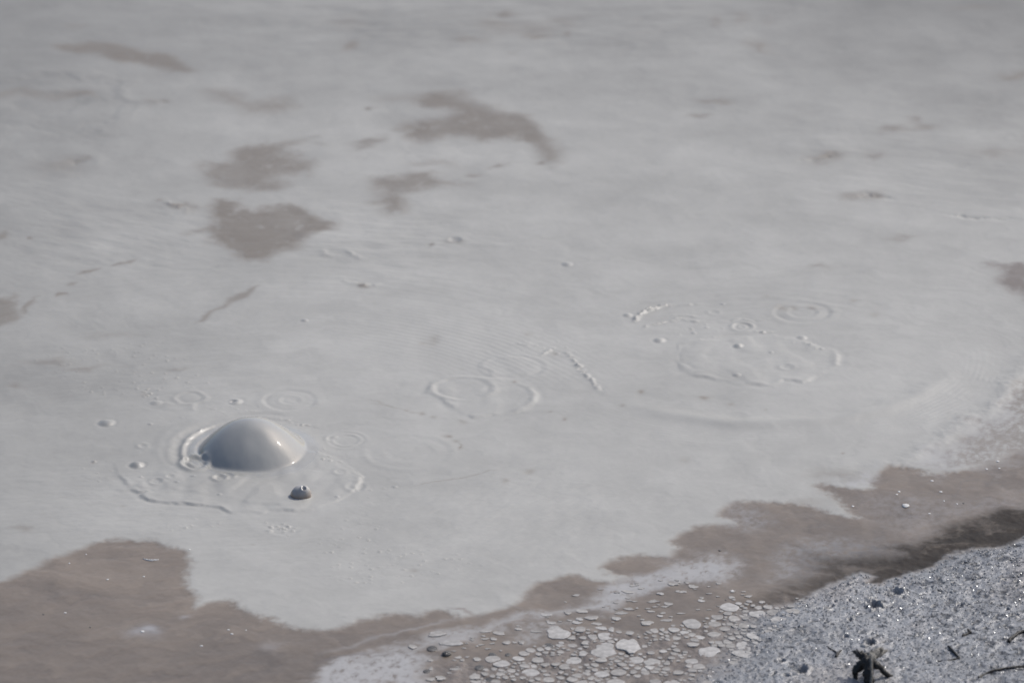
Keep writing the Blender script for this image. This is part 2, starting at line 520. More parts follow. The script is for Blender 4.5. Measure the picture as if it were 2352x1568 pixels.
# shallow brown margin
sil = SILTC * (1 + .18 * big[..., None] + .30 * streak[..., None] + .14 * wx[..., None] + .05 * fine[..., None] + .16 * np.exp(-np.abs(dS) / .10)[..., None])
# paler mud showing through in the middle of the margin
tint += (sil - tint) * mS[..., None]
gloss += (.30 - gloss) * mS


def cloud(pts, c, dens, soft=.06, warp=.05, g=None, tex=.5, wf=.01):
    sl, d = region(pts, warp, .4, wf)
    n = fbm(X[sl] / .022, Y[sl] / .034, 4, 21, .7)
    m = sstep(-soft, soft, d) * dens * sstep(-tex - .2, tex + .05, n + .25 * streak[sl] + (0.35 if tex < .5 else 0))
    blend(sl, m.clip(0, 1), c, g)
    return sl, m


GREYW = C(.385, .378, .368)
cloud(C4((-300, 1020), (60, 980), (180, 1090), (120, 1190), (-260, 1110)), GREYW, .75, .05)
cloud(C4((150, 640), (400, 650), (420, 760), (280, 800), (100, 740)), C(.31, .305, .30), .6, .06)
cloud(C4((700, 880), (1300, 900), (1250, 980), (800, 1010), (560, 1100), (420, 1040), (600, 960)), C(.26, .255, .25), .7, .06)
cloud(C4((500, 1080), (760, 1110), (700, 1180), (560, 1190), (400, 1160)), C(.33, .325, .32), .6, .05)
cloud(C4((1100, 590), (1900, 560), (2352, 500), (2352, 640), (1900, 720), (1600, 860), (1300, 800)), C(.27, .25, .235), .5, .08)
cloud(C4((1230, 410), (1290, 330), (1200, 380), (900, 430), (950, 480), (1180, 500)), C(.40, .40, .405), .6, .04)
cloud(V((2352, 900), (2352, 1040), (2250, 1070), (2150, 1090), (2100, 1060), (2200, 1000), (2300, 930)), C(.41, .41, .42), .5, .06, tex=.4)
cloud(V((2500, 800), (2500, 1000), (2352, 1045), (2250, 1072), (2190, 1062), (2180, 1020), (2240, 985), (2310, 935), (2345, 890)), C(.185, .16, .135), .85, .07, .08, tex=.55)
cloud(V((2400, 900), (2400, 1040), (2260, 1075), (2160, 1085), (2080, 1066), (2160, 1050), (2260, 1000)), C(.27, .25, .225), .6, .06, .08, tex=.5)
cloud(V((970, 1462), (1110, 1436), (1260, 1398), (1370, 1366), (1460, 1330), (1560, 1300), (1680, 1290), (1670, 1320), (1560, 1335), (1470, 1355), (1440, 1372), (1400, 1385), (1320, 1392), (1250, 1412), (1100, 1450), (985, 1476)), GREYW, .95, .035, .04, tex=.3)
cloud(V((680, 1575), (700, 1545), (760, 1527), (830, 1505), (880, 1490), (930, 1490), (975, 1510), (985, 1540), (960, 1585)), C(.40, .393, .383), .95, .04, .06, tex=.4)
cloud(V((820, 1500), (900, 1476), (980, 1468), (990, 1480), (900, 1494), (830, 1512)), GREYW, .7, .03, .04, tex=.3)
cloud(V((1180, 1442), (1340, 1420), (1400, 1400), (1300, 1440), (1180, 1470)), GREYW, .7, .04, .05, tex=.5)
cloud(V((1010, 1470), (1100, 1450), (1110, 1475), (1010, 1490)), GREYW, .8, .03, .04, tex=.3)
# soft pale smears in the corner shallows
for pts, r, dens in ((A8((1060, 970)), 26, .8), (A8((1370, 840)), 14, .5), (A8((1150, 990)), 22, .35), (A8((2000, 1090)), 30, .3)):
    (cx, cy), = pts
    k = mpp(cx, cy) * r
    sl, (p,) = window([(cx, cy)], .4)
    d = np.sqrt(((X[sl] - p[0] + wx[sl] * .03) / k) ** 2 + ((Y[sl] - p[1] + wy[sl] * .05) / (k * 1.0)) ** 2)
    blend(sl, np.exp(-d ** 2) * dens, C(.36, .355, .36))
sl, p = window(A8((2352, 900), (1800, 1010), (1000, 1180), (2352, 1100)), .3)
for pts, wd, dens, cc in ((C6((200, 950), (500, 850), (800, 770), (1080, 700), (1250, 680)), 9, .45, (.33, .32, .31)), (C6((150, 1010), (400, 960), (700, 900)), 5, .5, (.15, .13, .12)),
                          (C6((620, 950), (780, 905)), 4, .5, (.13, .115, .105)), (C4((1400, 520), (1800, 530), (1900, 470), (2200, 430)), 2.5, .5, (.14, .125, .115)),
                          (C6((1620, 540), (1700, 580), (1760, 600)), 4, .8, (.22, .195, .175)), (C6((1200, 580), (1300, 610), (1400, 660)), 7, .8, (.22, .195, .175))):
    sl, p = window(pts, .2)
    d, s = lined(p, X[sl] + wx[sl] * .03, Y[sl] + wy[sl] * .05)
    k = mpp(*pts[0]) * wd
    blend(sl, np.exp(-(d / k) ** 2) * dens * np.sin(np.pi * s.clip(.03, .97)) ** .5, C(*cc))

# dark wet bank
bank = BANKC * (1 + .35 * big[..., None] + .3 * streak[..., None] + .2 * fine[..., None])
tint += (bank - tint) * mB[..., None]
gloss += (.5 - gloss) * mB
shine += (.16 - shine) * mB
cloud(C5((700, 400), (1200, 320), (1500, 350), (1300, 470), (900, 560), (700, 600), (560, 620)), C(.08, .07, .062), .5, .05)

# crust zone: brown grout with dark rims under the loose flakes
CRUST = C7((-700, 1500), (-560, 1120), (-300, 1080), (100, 1080), (300, 960), (600, 830), (900, 850), (1150, 890), (1300, 820), (1650, 770), (1900, 630), (2352, 560), (2450, 600), (2300, 760), (2000, 1000), (1700, 1250), (1500, 1500))
slc, dC = region(CRUST, .03, .4)
mC = sstep(-.03, .05, dC) * (1 - mG[slc])
nz = fbm(X[slc] / .05, Y[slc] / .07, 4, 33, .6)
cc = C(.16, .136, .118) * (1 + .7 * nz[..., None])
blend(slc, (mC * .8).clip(0, 1), cc.clip(.03, .5), .4)
grain[slc] += mC * .25

# shore: pale crust, dark pores
g1 = fbm(X / .030, Y / .034, 4, 41, .62).astype(np.float32)
g2 = perlin(X / .0135, Y / .016, 47).astype(np.float32)
g3 = perlin(X / .26, Y / .3, 51).astype(np.float32)
g4 = fbm(X / .075, Y / .085, 3, 57).astype(np.float32)
pore = sstep(.05, .62, g1 * 1.0 + g2 * .22 + g4 * .45 - .05)
dark_side = sstep(at(2010, 1400)[0], at(2300, 1300)[0], X + (Y - at(2100, 1400)[1]) * .25 + g3 * .15)
base = C(.300, .308, .320) * (1 + .25 * g3[..., None] + .32 * g4[..., None] + .30 * g1[..., None])
brn = sstep(.1, .7, g3 + .4 * g4)[..., None]
base = base + (C(.25, .225, .205) - base) * brn * .5
poreM = (sstep(.42, .75, g2 + .3 * g1) * .5 + pore * (.72 + .22 * dark_side) + (.10 + .62 * dark_side) * sstep(-.25, .5, g4 * .6 + g1)).clip(0, .95)
base = base + (C(.045, .05, .058) - base) * poreM[..., None]
tint += (base.clip(.02, .5) - tint) * mG[..., None]
gloss += ((.34 + .1 * g1) - gloss) * mG
grain += (.55 - grain) * mG

# ---- height
Z += .0010 * big + .0006 * streak + .0008 * wx
Z += .00012 * fine * (1 - mG)
def wrinkle(pts, amp, lam, ang, soft=.25):
    sl, d = region(pts, .05, .4)
    ca, sa = math.cos(ang), math.sin(ang)
    u, v = X[sl] * ca + Y[sl] * sa, -X[sl] * sa + Y[sl] * ca
    Z[sl] += amp * sstep(-soft, soft, d) * fbm(u / (lam * 3), v / lam, 3, 61, .55)


wrinkle(V((960, 1080), (1300, 1050), (1480, 1120), (1330, 1290), (950, 1330), (800, 1230)), .0011, .030, .75)
wrinkle(V((0, 1080), (240, 1060), (620, 1190), (700, 1280), (420, 1250), (0, 1230)), .0012, .026, .2)
wrinkle(V((0, 780), (560, 760), (640, 900), (260, 960), (0, 960)), .0013, .05, .3)
wrinkle(V((0, 400), (500, 480), (480, 620), (0, 640)), .0016, .045, -.5)
wrinkle(V((500, 0), (1900, 0), (1500, 120), (700, 110)), .0035, .07, .2)
wrinkle(V((700, 440), (1200, 540), (900, 650), (700, 590)), .0022, .05, -.1)
wrinkle(V((1850, 280), (2352, 260), (2352, 520), (1850, 480)), .0022, .10, -.3)


def polar(cx, cy):
    sl, (p,) = window([(cx, cy)], 0)
    return p


def near(p, r):
    i0, i1 = np.searchsorted(xl, [p[0] - r, p[0] + r])
    j0, j1 = np.searchsorted(yl, [p[1] - r, p[1] + r])
    sl = (slice(j0, j1), slice(i0, i1))
    dx, dy = X[sl] - p[0], Y[sl] - p[1]
    return sl, dx, dy


SETS = []       # name, label, category, group, slices, mask : pieces of the sheet that are things of their own


def rings(cx, cy, radii, amp, width, ecc=1.15, win=None, rough=.10, label=None, core=0, seed=0, thing=True):
    """raised ripple rings; radii and width in photograph pixels"""
    p = at(cx, cy)
    k = mpp(cx, cy)
    rm = max(radii) * k + 4 * width * k
    sl, dx, dy = near(p, rm * ecc + .02)
    an = np.arctan2(dy, dx)
    r = np.sqrt(dx ** 2 + (dy / ecc) ** 2) / k
    r = r * (1 + rough * (wx[sl] * .9 + .5 * perlin(np.cos(an) * 1.4 + 5 + seed, np.sin(an) * 1.4, 71)))
    f = 1.0
    if win:
        a0, a1 = math.radians(win[0]), math.radians(win[1])
        mid, half = (a0 + a1) / 2, (a1 - a0) / 2
        da = np.abs(np.angle(np.exp(1j * (an - mid))))
        f = sstep(half + .25, half - .35, da)
    amp = [.6 * a for a in amp] if isinstance(amp, (tuple, list)) else .6 * amp
    f = f * (.55 + .45 * sstep(-.5, .4, perlin(np.cos(an) * 1.1 + 3.3 + seed, np.sin(an) * 1.1, 73)))
    width *= 1.3
    h = 0
    for i, q in enumerate(radii):
        a = amp if not isinstance(amp, (tuple, list)) else amp[i]
        e = (r - q) / width
        h = h + a * (np.exp(-e ** 2) - .55 * np.exp(-((r - q + 1.7 * width) / width) ** 2))
    if core:
        h = h + core * np.exp(-(r / (min(radii) * .5)) ** 2)
    Z[sl] += (h * f).astype(np.float32)
    if label and thing:
        SETS.append(('ripple_ring', label, 'ripple', 'ripple rings in the grey mud', sl, r < max(radii) + 1.2 * width))


def dome(cx, cy, r, h, ecc=1.1, power=1.2, label=None, g=.48, dimple=0, skew=(0, 0)):
    h *= .58
    p = at(cx, cy)
    k = mpp(cx, cy)
    sl, dx, dy = near(p, r * k * 2.6)
    q = np.sqrt((dx / k) ** 2 + (dy / ecc / k) ** 2) / r
    q = q * (1 + .10 * wx[sl] + .12 * perlin(dx / k / r * 1.2 + 9, dy / k / r * 1.2, 77))
    z = h * np.clip(1 - q ** 2, 0, 1) ** power - h * .12 * np.exp(-((q - 1.15) / .18) ** 2)
    if dimple:
        z = z - dimple * np.exp(-(((dx / k) + skew[0]) ** 2 + ((dy / k) + skew[1]) ** 2) / (r * .35) ** 2)
    Z[sl] += z.astype(np.float32)
    m = sstep(1.15, .85, q)
    gloss[sl] += (g - gloss[sl]) * m
    if label:
        SETS.append(('mud_bubble', label, 'bubble', 'small mud bubbles', sl, q < 1.02))


def terrace(pts, step, soft, label=None, warp=.008, roll=.5, fade=None, name='mud_disc', tone=0, low=.25):
    sl, d = region(pts, warp, .25, .002)
    soft = soft * 1.35
    roll = roll * .6
    z = step * sstep(-soft, soft, d) + step * roll * np.exp(-((d - soft * 1.5) / (soft * 1.3)) ** 2) - step * .35 * np.exp(-((d + soft * 2) / (soft * 1.5)) ** 2)
    if fade is not None:
        (fx, fy), (gx, gy) = at(*fade[0]), at(*fade[1])
        L2 = (gx - fx) ** 2 + (gy - fy) ** 2
        t = ((X[sl] - fx) * (gx - fx) + (Y[sl] - fy) * (gy - fy)) / L2
        z = z * sstep(0, 1, t)
    z = z * (low + (1 - low) * sstep(-.3, .4, perlin(X[sl] / .075, Y[sl] / .13, 79)))
    Z[sl] += .55 * z.astype(np.float32)
    m = sstep(-soft, soft, d)
    # a fresh skin of mud is smoother and has lost the old film of scum
    if tone:
        tint[sl] *= (1 + tone * m)[..., None]
    if label:
        SETS.append((name, label, 'mud disc', 'flat mud discs left by burst bubbles', sl, d > 0))


# ripples running out from the big bubble, behind it
BX, BY = 580.0, 1031.0
pB = at(BX, BY)
kB = mpp(BX, BY)
dxB, dyB = X - pB[0], Y - pB[1]
rB = np.sqrt(dxB ** 2 + dyB ** 2) / kB
anB = np.degrees(np.arctan2(dyB, dxB))
# long gentle waves
ph = rB + 10 * wx + 14 * big
wv = np.sin(ph / 36 * 2 * np.pi) + .5 * np.sin(ph / 21 * 2 * np.pi + 1.3)
m = np.exp(-((rB - 1090) / 150) ** 2) * sstep(48, 80, anB) * sstep(150, 112, anB) * (.35 + .65 * sstep(-.3, .5, streak * .5 + big))
Z += (.00042 * wv * m).astype(np.float32)
m = np.exp(-((rB - 820) / 160) ** 2) * sstep(20, 40, anB) * sstep(95, 60, anB) * (.4 + .6 * sstep(-.3, .4, big))
Z += (.00030 * np.sin(ph / 19 * 2 * np.pi) * m).astype(np.float32)
# swirl round the big disc at the right
DXc, DYc = 1745.0, 812.0
pD = at(DXc, DYc)
kD = mpp(DXc, DYc)
dxD, dyD = X - pD[0], Y - pD[1]
rD = np.sqrt((dxD / 1.06) ** 2 + dyD ** 2) / kD
anD = np.degrees(np.arctan2(dyD, dxD))
wD = sstep(-165, -120, anD) * sstep(12, -25, anD) * (anD < 20)
Z += (.0085 * np.exp(-((rD - 415 + 8 * wx) / 30) ** 2) * sstep(-150, -95, anD) * sstep(-5, -40, anD) * (anD < 20)).astype(np.float32)
m = np.exp(-((rD - 500) / 60) ** 2) * wD
Z += (.00050 * np.sin((rD + 5 * wx) / 13.5 * 2 * np.pi) * m * (.2 + .8 * sstep(-.3, .4, wx + streak)) * (.5 + .5 * sstep(-80, -40, anD))).astype(np.float32)
m = np.exp(-((rD - 360) / 70) ** 2) * sstep(25, 60, anD) * sstep(170, 120, anD)
Z += (.00035 * np.sin((rD + 14 * wx) / 34 * 2 * np.pi) * m).astype(np.float32)
# pale ridge where the mud meets the right margin
sl, p = window(V((1980, 1085), (2060, 1060), (2130, 1028), (2200, 985), (2270, 940), (2315, 893), (2342, 850), (2375, 790), (2420, 700), (2450, 560)), .4)
d, s = lined(p, X[sl] + wx[sl] * .02, Y[sl] + wy[sl] * .04)
Z[sl] += (.0055 * np.exp(-(d / .035) ** 2) * (1 + .2 * fine[sl] + .5 * wx[sl]) * np.sin(np.pi * s.clip(.02, .98)) ** .6).astype(np.float32)

# far rings at the upper left
rings(110, 238, (105, 150, 205), (.004, .003, .004), 18, ecc=1.0, rough=.3, label='largest ripple rings, blurred in the far mud at the left edge', seed=2)
rings(175, 373, (30, 55), .003, 12, label='small blurred ripple ring in the far left mud below the largest rings', core=-.003, seed=3, rough=.25)
# rings and rims round the big bubble
rings(580, 1029, (132,), .0085, 4.2, ecc=1.0, win=(110, 225), rough=.03, thing=False)
rings(582, 1030, (163,), .0085, 5.0, ecc=1.05, win=(115, 215), rough=.07, thing=False)
rings(582, 1030, (196, 218), (.006, .003), 9.0, ecc=1.05, win=(120, 210), rough=.06, thing=False)
rings(582, 1030, (160, 186, 215), (.0030, .0030, .0022), 8.0, ecc=1.0, win=(70, 125), rough=.05, thing=False)
rings(*C1((1570, 235))[0], (27, 66, 76), (.0022, .0030, .0014), 5.0, ecc=1.02, rough=.05, label='wide double ripple ring behind the big bubble', seed=4)
rings(*C1((1990, 530))[0], (33, 48), (.0024, .0018), 4.0, ecc=1.05, rough=.05, label='pair of thin ripple rings right of the big bubble', seed=5)
rings(*C1((1880, 522))[0], (13,), .0022, 4.0, ecc=1.0, thing=False)
rings(*C1((825, 212))[0], (34,), .0034, 5.0, ecc=1.05, rough=.15, label='uneven ripple ring with crumbs at the upper left of the big bubble', seed=6)
rings(*C1((575, 840))[0], (16,), .0032, 4, rough=.1, label='tiny ripple in the row left below the big bubble', seed=7)
rings(*C1((680, 808))[0], (12,), .0028, 4, rough=.1, thing=False)
rings(*C1((475, 572))[0], (12,), .0030, 4, rough=.1, thing=False)
rings(*C1((1945, 768))[0], (15,), .0024, 4, rough=.1, thing=False)
rings(*C1((2060, 880))[0], (24,), .0026, 5, rough=.2, thing=False)
rings(*C2((300, 1400))[0], (62, 104), (.0009, .0013), 7, ecc=1.0, rough=.05, label='broad faint ripple ring between the big bubble and the discs', seed=8)
rings(*C3((1465, 362))[0], (38, 70, 80), (.0022, .0034, .0016), 5, ecc=1.0, rough=.04, label='double ripple ring behind the large right disc', seed=9, core=-.001)
rings(*C3((1015, 472))[0], (9, 24), (.003, .0052), 4.2, ecc=1.1, rough=.08, label='small deep ripple at the back rim of the large right disc', seed=10)
rings(*C3((1350, 772))[0], (18,), .0024, 4.5, ecc=.9, rough=.15, thing=False)
rings(*C3((805, 362))[0], (14,), .0024, 4.0, ecc=1.0, rough=.15, thing=False)
rings(655, 1213, (44,), .0014, 5, ecc=1.0, win=(-170, -5), rough=.05, thing=False)

# thin skins spread by bursts
terrace(C1((250, 700), (262, 755), (290, 800), (330, 838), (362, 868), (300, 890), (330, 915), (390, 910), (440, 925), (495, 918), (462, 940), (500, 970), (560, 990), (660, 1000), (760, 1000), (900, 1012), (1058, 1042),
           (1130, 1070), (1200, 1055), (1290, 1055), (1370, 1065), (1420, 1050), (1600, 1052), (1740, 1045), (1850, 1010), (1960, 975), (2060, 900), (2100, 800), (1900, 640), (1300, 600), (600, 560)),
        .0066, .0045, fade=((590, 1000), (590, 1120)), roll=.5, warp=.012, low=.32)
terrace(C1((430, 880), (560, 898), (700, 905), (830, 925), (1000, 946), (1100, 962), (1300, 1005), (1500, 1020), (1700, 980), (1800, 900), (1900, 780), (1200, 700), (600, 780)),
        .0022, .006, fade=((590, 1050), (590, 1105)), roll=.3)
terrace(C1((470, 250), (520, 232), (600, 240), (700, 255), (860, 262), (850, 310), (640, 300), (560, 275)), .0034, .006, roll=.5)
terrace(C2((430, 960), (470, 890), (560, 850), (700, 838), (850, 845), (960, 850), (1100, 870), (1200, 915), (1250, 980), (1252, 1030), (1210, 1080), (1050, 1115), (900, 1125), (780, 1140), (680, 1105), (600, 1060), (530, 1010)),
        .0040, .006, 'flat mud disc with a ring inside, largest of the three in the middle', roll=.8)
rings(*C2((700, 930))[0], (72,), .0036, 6, ecc=1.0, rough=.04, label='ripple ring inside the largest middle disc', seed=11)
rings(*C2((850, 935))[0], (20, 34), .0013, 5, ecc=1.0, win=(-120, 60), rough=.06, thing=False)
rings(*C2((950, 985))[0], (92,), .0032, 7, ecc=1.0, win=(-70, 50), rough=.05, thing=False)
terrace(C2((850, 770), (870, 725), (950, 700), (1060, 695), (1180, 705), (1260, 740), (1265, 800), (1180, 830), (1060, 840), (920, 830)),
        .0032, .0065, 'flat oval mud disc just behind the largest middle disc', roll=.8)
rings(*C2((1085, 772))[0], (76,), .0020, 6, ecc=1.0, rough=.06, thing=False)
terrace(C2((1385, 920), (1420, 870), (1520, 850), (1620, 860), (1685, 920), (1660, 970), (1540, 990), (1430, 975)), .0026, .006, 'smallest flat mud disc at the right of the middle three', roll=.8)
terrace(C3((540, 650), (570, 590), (700, 570), (850, 565), (1050, 545), (1250, 530), (1450, 560), (1600, 620), (1700, 640), (1735, 690), (1720, 760), (1650, 800), (1560, 830), (1520, 870), (1470, 885), (1400, 865), (1330, 860),
           (1290, 885), (1260, 920), (1200, 910), (1100, 895), (1000, 905), (880, 870), (750, 850), (650, 840), (580, 790), (545, 720)), .0050, .006, 'large flat mud disc with a scalloped front edge at the right', roll=.6, tone=.012)
rings(*C3((1130, 690))[0], (190, 200), (.0024, .001), 6, ecc=.75, win=(95, 215), rough=.05, thing=False)
# crumpled edges
def crest(pts, amp, width, rough=1.0):
    sl, p = window(pts, .12)
    d, s = lined(p, X[sl] + wx[sl] * .018, Y[sl] + wy[sl] * .03)
    n = 1 + rough * (1.2 * fine[sl])
    k = mpp(*pts[0]) * width
    Z[sl] += (.75 * amp * np.exp(-(d / k) ** 2) * np.sin(np.pi * s.clip(.03, .97)) ** .5 * n).astype(np.float32)


crest(C2((1480, 660), (1530, 720), (1550, 780), (1630, 850), (1700, 930), (1760, 950)), .0042, 7, 2.2)
crest(C3((225, 420), (240, 385), (300, 350), (400, 325), (520, 325)), .010, 6, 1.4)
crest(C3((520, 325), (640, 310), (740, 300)), .003, 5, 1)
crest(C3((305, 490), (330, 462), (450, 438), (560, 418), (660, 402)), .005, 5, 1.0)
crest(C3((430, 400), (640, 392), (730, 392)), .0035, 5, 1.0)
crest(C3((500, 440), (640, 430), (740, 430)), .0035, 5, 1.2)
crest(C3((850, 440), (980, 430), (1100, 440), (1230, 420)), .003, 5, 1.2)
crest(C3((1090, 500), (1200, 505), (1240, 500)), .005, 5, 1.6)
crest(C2((1270, 675), (1330, 655), (1380, 635)), .004, 4, 1.2)
crest(C2((1040, 590), (1120, 600), (1220, 605)), .003, 5, 1.0)
crest(V((356, 460), (400, 468), (440, 490)), .0035, 10, 1.2)
crest(V((732, 570), (742, 583), (765, 588)), .0045, 8, .6)
crest(V((795, 575), (805, 588), (835, 592)), .004, 8, .6)
crest(V((780, 640), (830, 655), (870, 650)), .0022, 10, 1.8)
crest(V((2100, 660), (2300, 668)), .001, 8, .6)
crest(A3((1840, 1470), (1960, 1490), (2100, 1500), (2300, 1510)), -.006, 8, .8)
crest(A3((1150, 1350), (1300, 1340), (1440, 1370)), -.006, 10, .8)
crest(A3((820, 1100), (1000, 1080), (1080, 1070)), -.006, 10, .8)

# small bubbles and blobs
dome(*C1((432, 716))[0], 17, .017, label='small grey mud bubble with a dark left side, left of the big bubble')
dome(*C1((208, 402))[0], 20, .013, label='low grey mud bubble farthest to the left of the big bubble', g=.3)
dome(*C1((1165, 246))[0], 17, .010, ecc=1.1, label='lumpy collapsing mud bubble behind the big bubble', dimple=.010, skew=(5, 0))
dome(*C1((575, 253))[0], 15, .007, ecc=1.0, label='low blister with a pointed film, upper left of the big bubble')
dome(*C3((985, 618))[0], 12, .011, ecc=1.2, label='small bubble alone on top of the large right disc')
dome(*C3((400, 572))[0], 14, .010, ecc=1.1, label='small bubble left of the large right disc')
dome(*C3((165, 386))[0], 12, .008, ecc=1.1, label='small blob at the tip of the crumpled mud ridge')
dome(*C3((1462, 553))[0], 13, .008, ecc=1.1, label='small bubble at the back right rim of the large right disc')
dome(*C3((975, 833))[0], 10, .006, ecc=1.0, label='small bubble near the front of the large right disc')
dome(1303, 607, 13, .008, label='lone small blob in the mud behind the middle discs', g=.35)
dome(1045, 550, 16, -.010, g=.35)
dome(700, 736, 9, .007, g=.35)
for q in C1((730, 850), (460, 808), (850, 800), (1920, 955), (2350, 875), (1045, 935), (900, 460), (530, 410), (110, 690)):
    dome(*q, 6, .005, g=.35)
for q in C3((655, 515), (750, 478), (1520, 605), (1605, 637), (870, 300), (1230, 665)):
    dome(*q, 6, .005, g=.35)
# crumbs of dried mud
def crumbs(pts, amp, dens, lam=.014):
    sl, d = region(pts, .04, .2)
    n = perlin(X[sl] / lam, Y[sl] / (lam * 1.3), 83) + .5 * perlin(X[sl] / lam * 2.1, Y[sl] / lam * 1.7, 84)
    m = sstep(dens, dens + .35, n) * sstep(-.02, .05, d)
    Z[sl] += (amp * m).astype(np.float32)


crumbs(C1((1370, 1165), (1550, 1130), (1660, 1170), (1600, 1220), (1400, 1210)), .006, .25)
crumbs(C1((1500, 320), (1680, 350), (1800, 430), (1650, 440), (1500, 370)), .004, .35)
crumbs(C1((1700, 620), (1900, 600), (2100, 620), (2000, 720), (1760, 700)), .0035, .45)
crumbs(C1((480, 120), (620, 160), (560, 200), (400, 200)), .005, .35)
crumbs(C1((1270, 1060), (1500, 1100), (1500, 1200), (1300, 1120)), .004, .6)
crumbs(C1((1700, 1250), (2150, 1000), (2250, 1300), (1900, 1370)), .004, .65)
crumbs(C1((600, 1150), (1000, 1080), (1050, 1230), (700, 1260)), .0022, .4)
crumbs(C6((60, 80), (1300, 180), (1500, 300), (600, 500), (200, 340)), .003, .62, .012)
crumbs(V((40, 800), (400, 790), (560, 900), (200, 920)), .003, .6)
crumbs(C1((0, 650), (180, 600), (250, 900), (120, 1000), (0, 950)), .003, .62)
crumbs(C1((900, 300), (1400, 280), (1350, 350), (950, 360)), .003, .5)
crumbs(C1((560, 330), (760, 330), (760, 390), (600, 380)), .0035, .5)
crumbs(C1((1980, 700), (2250, 800), (2352, 1000), (2000, 980)), .003, .6)
crumbs(C2((950, 480), (1300, 500), (1650, 620), (1500, 700), (1000, 640)), .0025, .6)
crumbs(C3((950, 900), (1350, 900), (1300, 960), (980, 950)), .002, .5)
crumbs(C3((450, 420), (900, 440), (900, 540), (500, 560)), .003, .55)
crumbs(C3((1200, 500), (1650, 560), (1640, 650), (1250, 560)), .003, .55)

# ---- the big bubble
ang = np.arctan2(dyB, dxB)
ax, ay = at(577, 1031)
dxA, dyA = X - ax, Y - ay
thA = np.arctan2(dyA, dxA)
c_, s_ = np.cos(thA), np.sin(thA)
_td = np.degrees(thA) % 360


def round_table(ks, vs):
    # values given round the compass, smoothed
    g = np.arange(0, 361, 3.0)
    v = np.interp(g, ks, vs)[:-1]
    for _ in range(60):
        v = .25 * np.roll(v, 1) + .5 * v + .25 * np.roll(v, -1)
    return np.interp(_td, g, np.append(v, v[0]))


Rr = round_table([0, 45, 90, 135, 160, 180, 200, 220, 240, 270, 300, 330, 360], [126, 126, 127, 126, 124, 120, 118, 121, 131, 145, 145, 136, 126])
rA = np.sqrt(dxA ** 2 + dyA ** 2) / kB * (1 + .02 * wx)
q = rA / Rr
# a low skirt of mud dragged up all round, wider on the right
Rk = round_table([0, 60, 120, 180, 240, 300, 360], [215, 190, 150, 124, 140, 185, 215])
skirt = 16.5 * np.clip(1 - (rA / Rk) ** 2, 0, 1) ** 2.2
cap = 56.0 * np.clip(1 - q ** 2, 0, 1) ** .86
kS = round_table([0, 90, 160, 220, 270, 320, 360], [13, 8, 2.5, 2.5, 7, 12, 13])
cap = 56.0 * (np.sqrt(cap ** 2 + kS ** 2) - kS) / (np.sqrt(56.0 ** 2 + kS ** 2) - kS)
HB = kB
bub = cap + skirt
lump = 1 - .06 * np.exp(-(((dxA / kB - 12) / 22) ** 2 + ((dyA / kB + 72) / 30) ** 2)) - .05 * np.exp(-(((dxA / kB + 30) / 30) ** 2 + ((dyA / kB + 60) / 45) ** 2)) + .04 * np.exp(-(((dxA / kB - 10) / 40) ** 2 + ((dyA / kB + 55) / 50) ** 2))
inb = sstep(1.06, .94, q)
Z *= (1 - inb * .9)
Z += (HB * bub * lump).astype(np.float32)
Z -= (.006 * np.exp(-((q - 1.06) / .06) ** 2) * sstep(-.2, -.8, c_)).astype(np.float32)
gloss += (.036 - gloss) * sstep(1.32, 1.06, q)
tint += (C(.370, .369, .352) * (1 + .03 * big[..., None]) - tint) * (sstep(1.12, .85, q) * .8)[..., None]
Z += (.0008 * perlin(dxA / .09, dyA / .09, 91) + .00022 * perlin(dxA / .026, dyA / .036, 92) * sstep(1, .8, q)).astype(np.float32)
# ripples lapping against its foot
rings(447, 1064, (31,), .012, 5.5, ecc=1.35, rough=.05, label='oval ripple loop touching the dark lower left foot of the big bubble')
rings(505, 1098, (17,), .0075, 4.4, ecc=1.1, rough=.05, label='small round ripple in front of the big bubble')
rings(524, 1095, (17,), .006, 4.4, ecc=1.0, win=(-60, 90), rough=.05, thing=False)
SETS.append(('mud_bubble', 'large smooth glossy grey mud bubble with bright glints, biggest in the pool', 'bubble', None, ALL, q < 1.04))

# ---- silt margin, bank and shore relief
n_s = fbm(X / .05, Y / .06, 4, 95, .6).astype(np.float32)
Z += (mS * (1 - mG)) * (-.002 + .0006 * n_s)
Z += sstep(-.05, .06, dB) * (1 - mG) * .0012 * (n_s + .3 * fine)
Z[slc] += mC * .0035 * (nz + .4 * fine[slc])
lift = .006 * sstep(-.03, .14, dG) + .02 * sstep(.1, 1.5, dG)
hs = lift + .0055 * g4 + .0052 * g1 + .0008 * g2 - .0065 * pore
Z += mG * (hs - Z * .5)
PITS = [(1390, 700, 62, .020), (1230, 800, 55, .022), (870, 820, 24, .016), (1045, 905, 18, .018), (1875, 795, 22, .014), (1015, 1030, 24, .012), (680, 1285, 50, .020), (530, 1215, 34, .012),
        (1190, 1088, 40, .018), (700, 990, 14, .012), (930, 765, 14, .012), (1040, 760, 18, .010), (2290, 880, 20, .014), (1205, 1055, 20, .012), (910, 800, 16, .012), (2230, 835, 14, .012),
        (1790, 750, 16, .010), (480, 1305, 20, .012), (560, 1325, 28, .010), (2200, 605, 16, .012), (1650, 1150, 14, .01), (2310, 1070, 26, .01)]
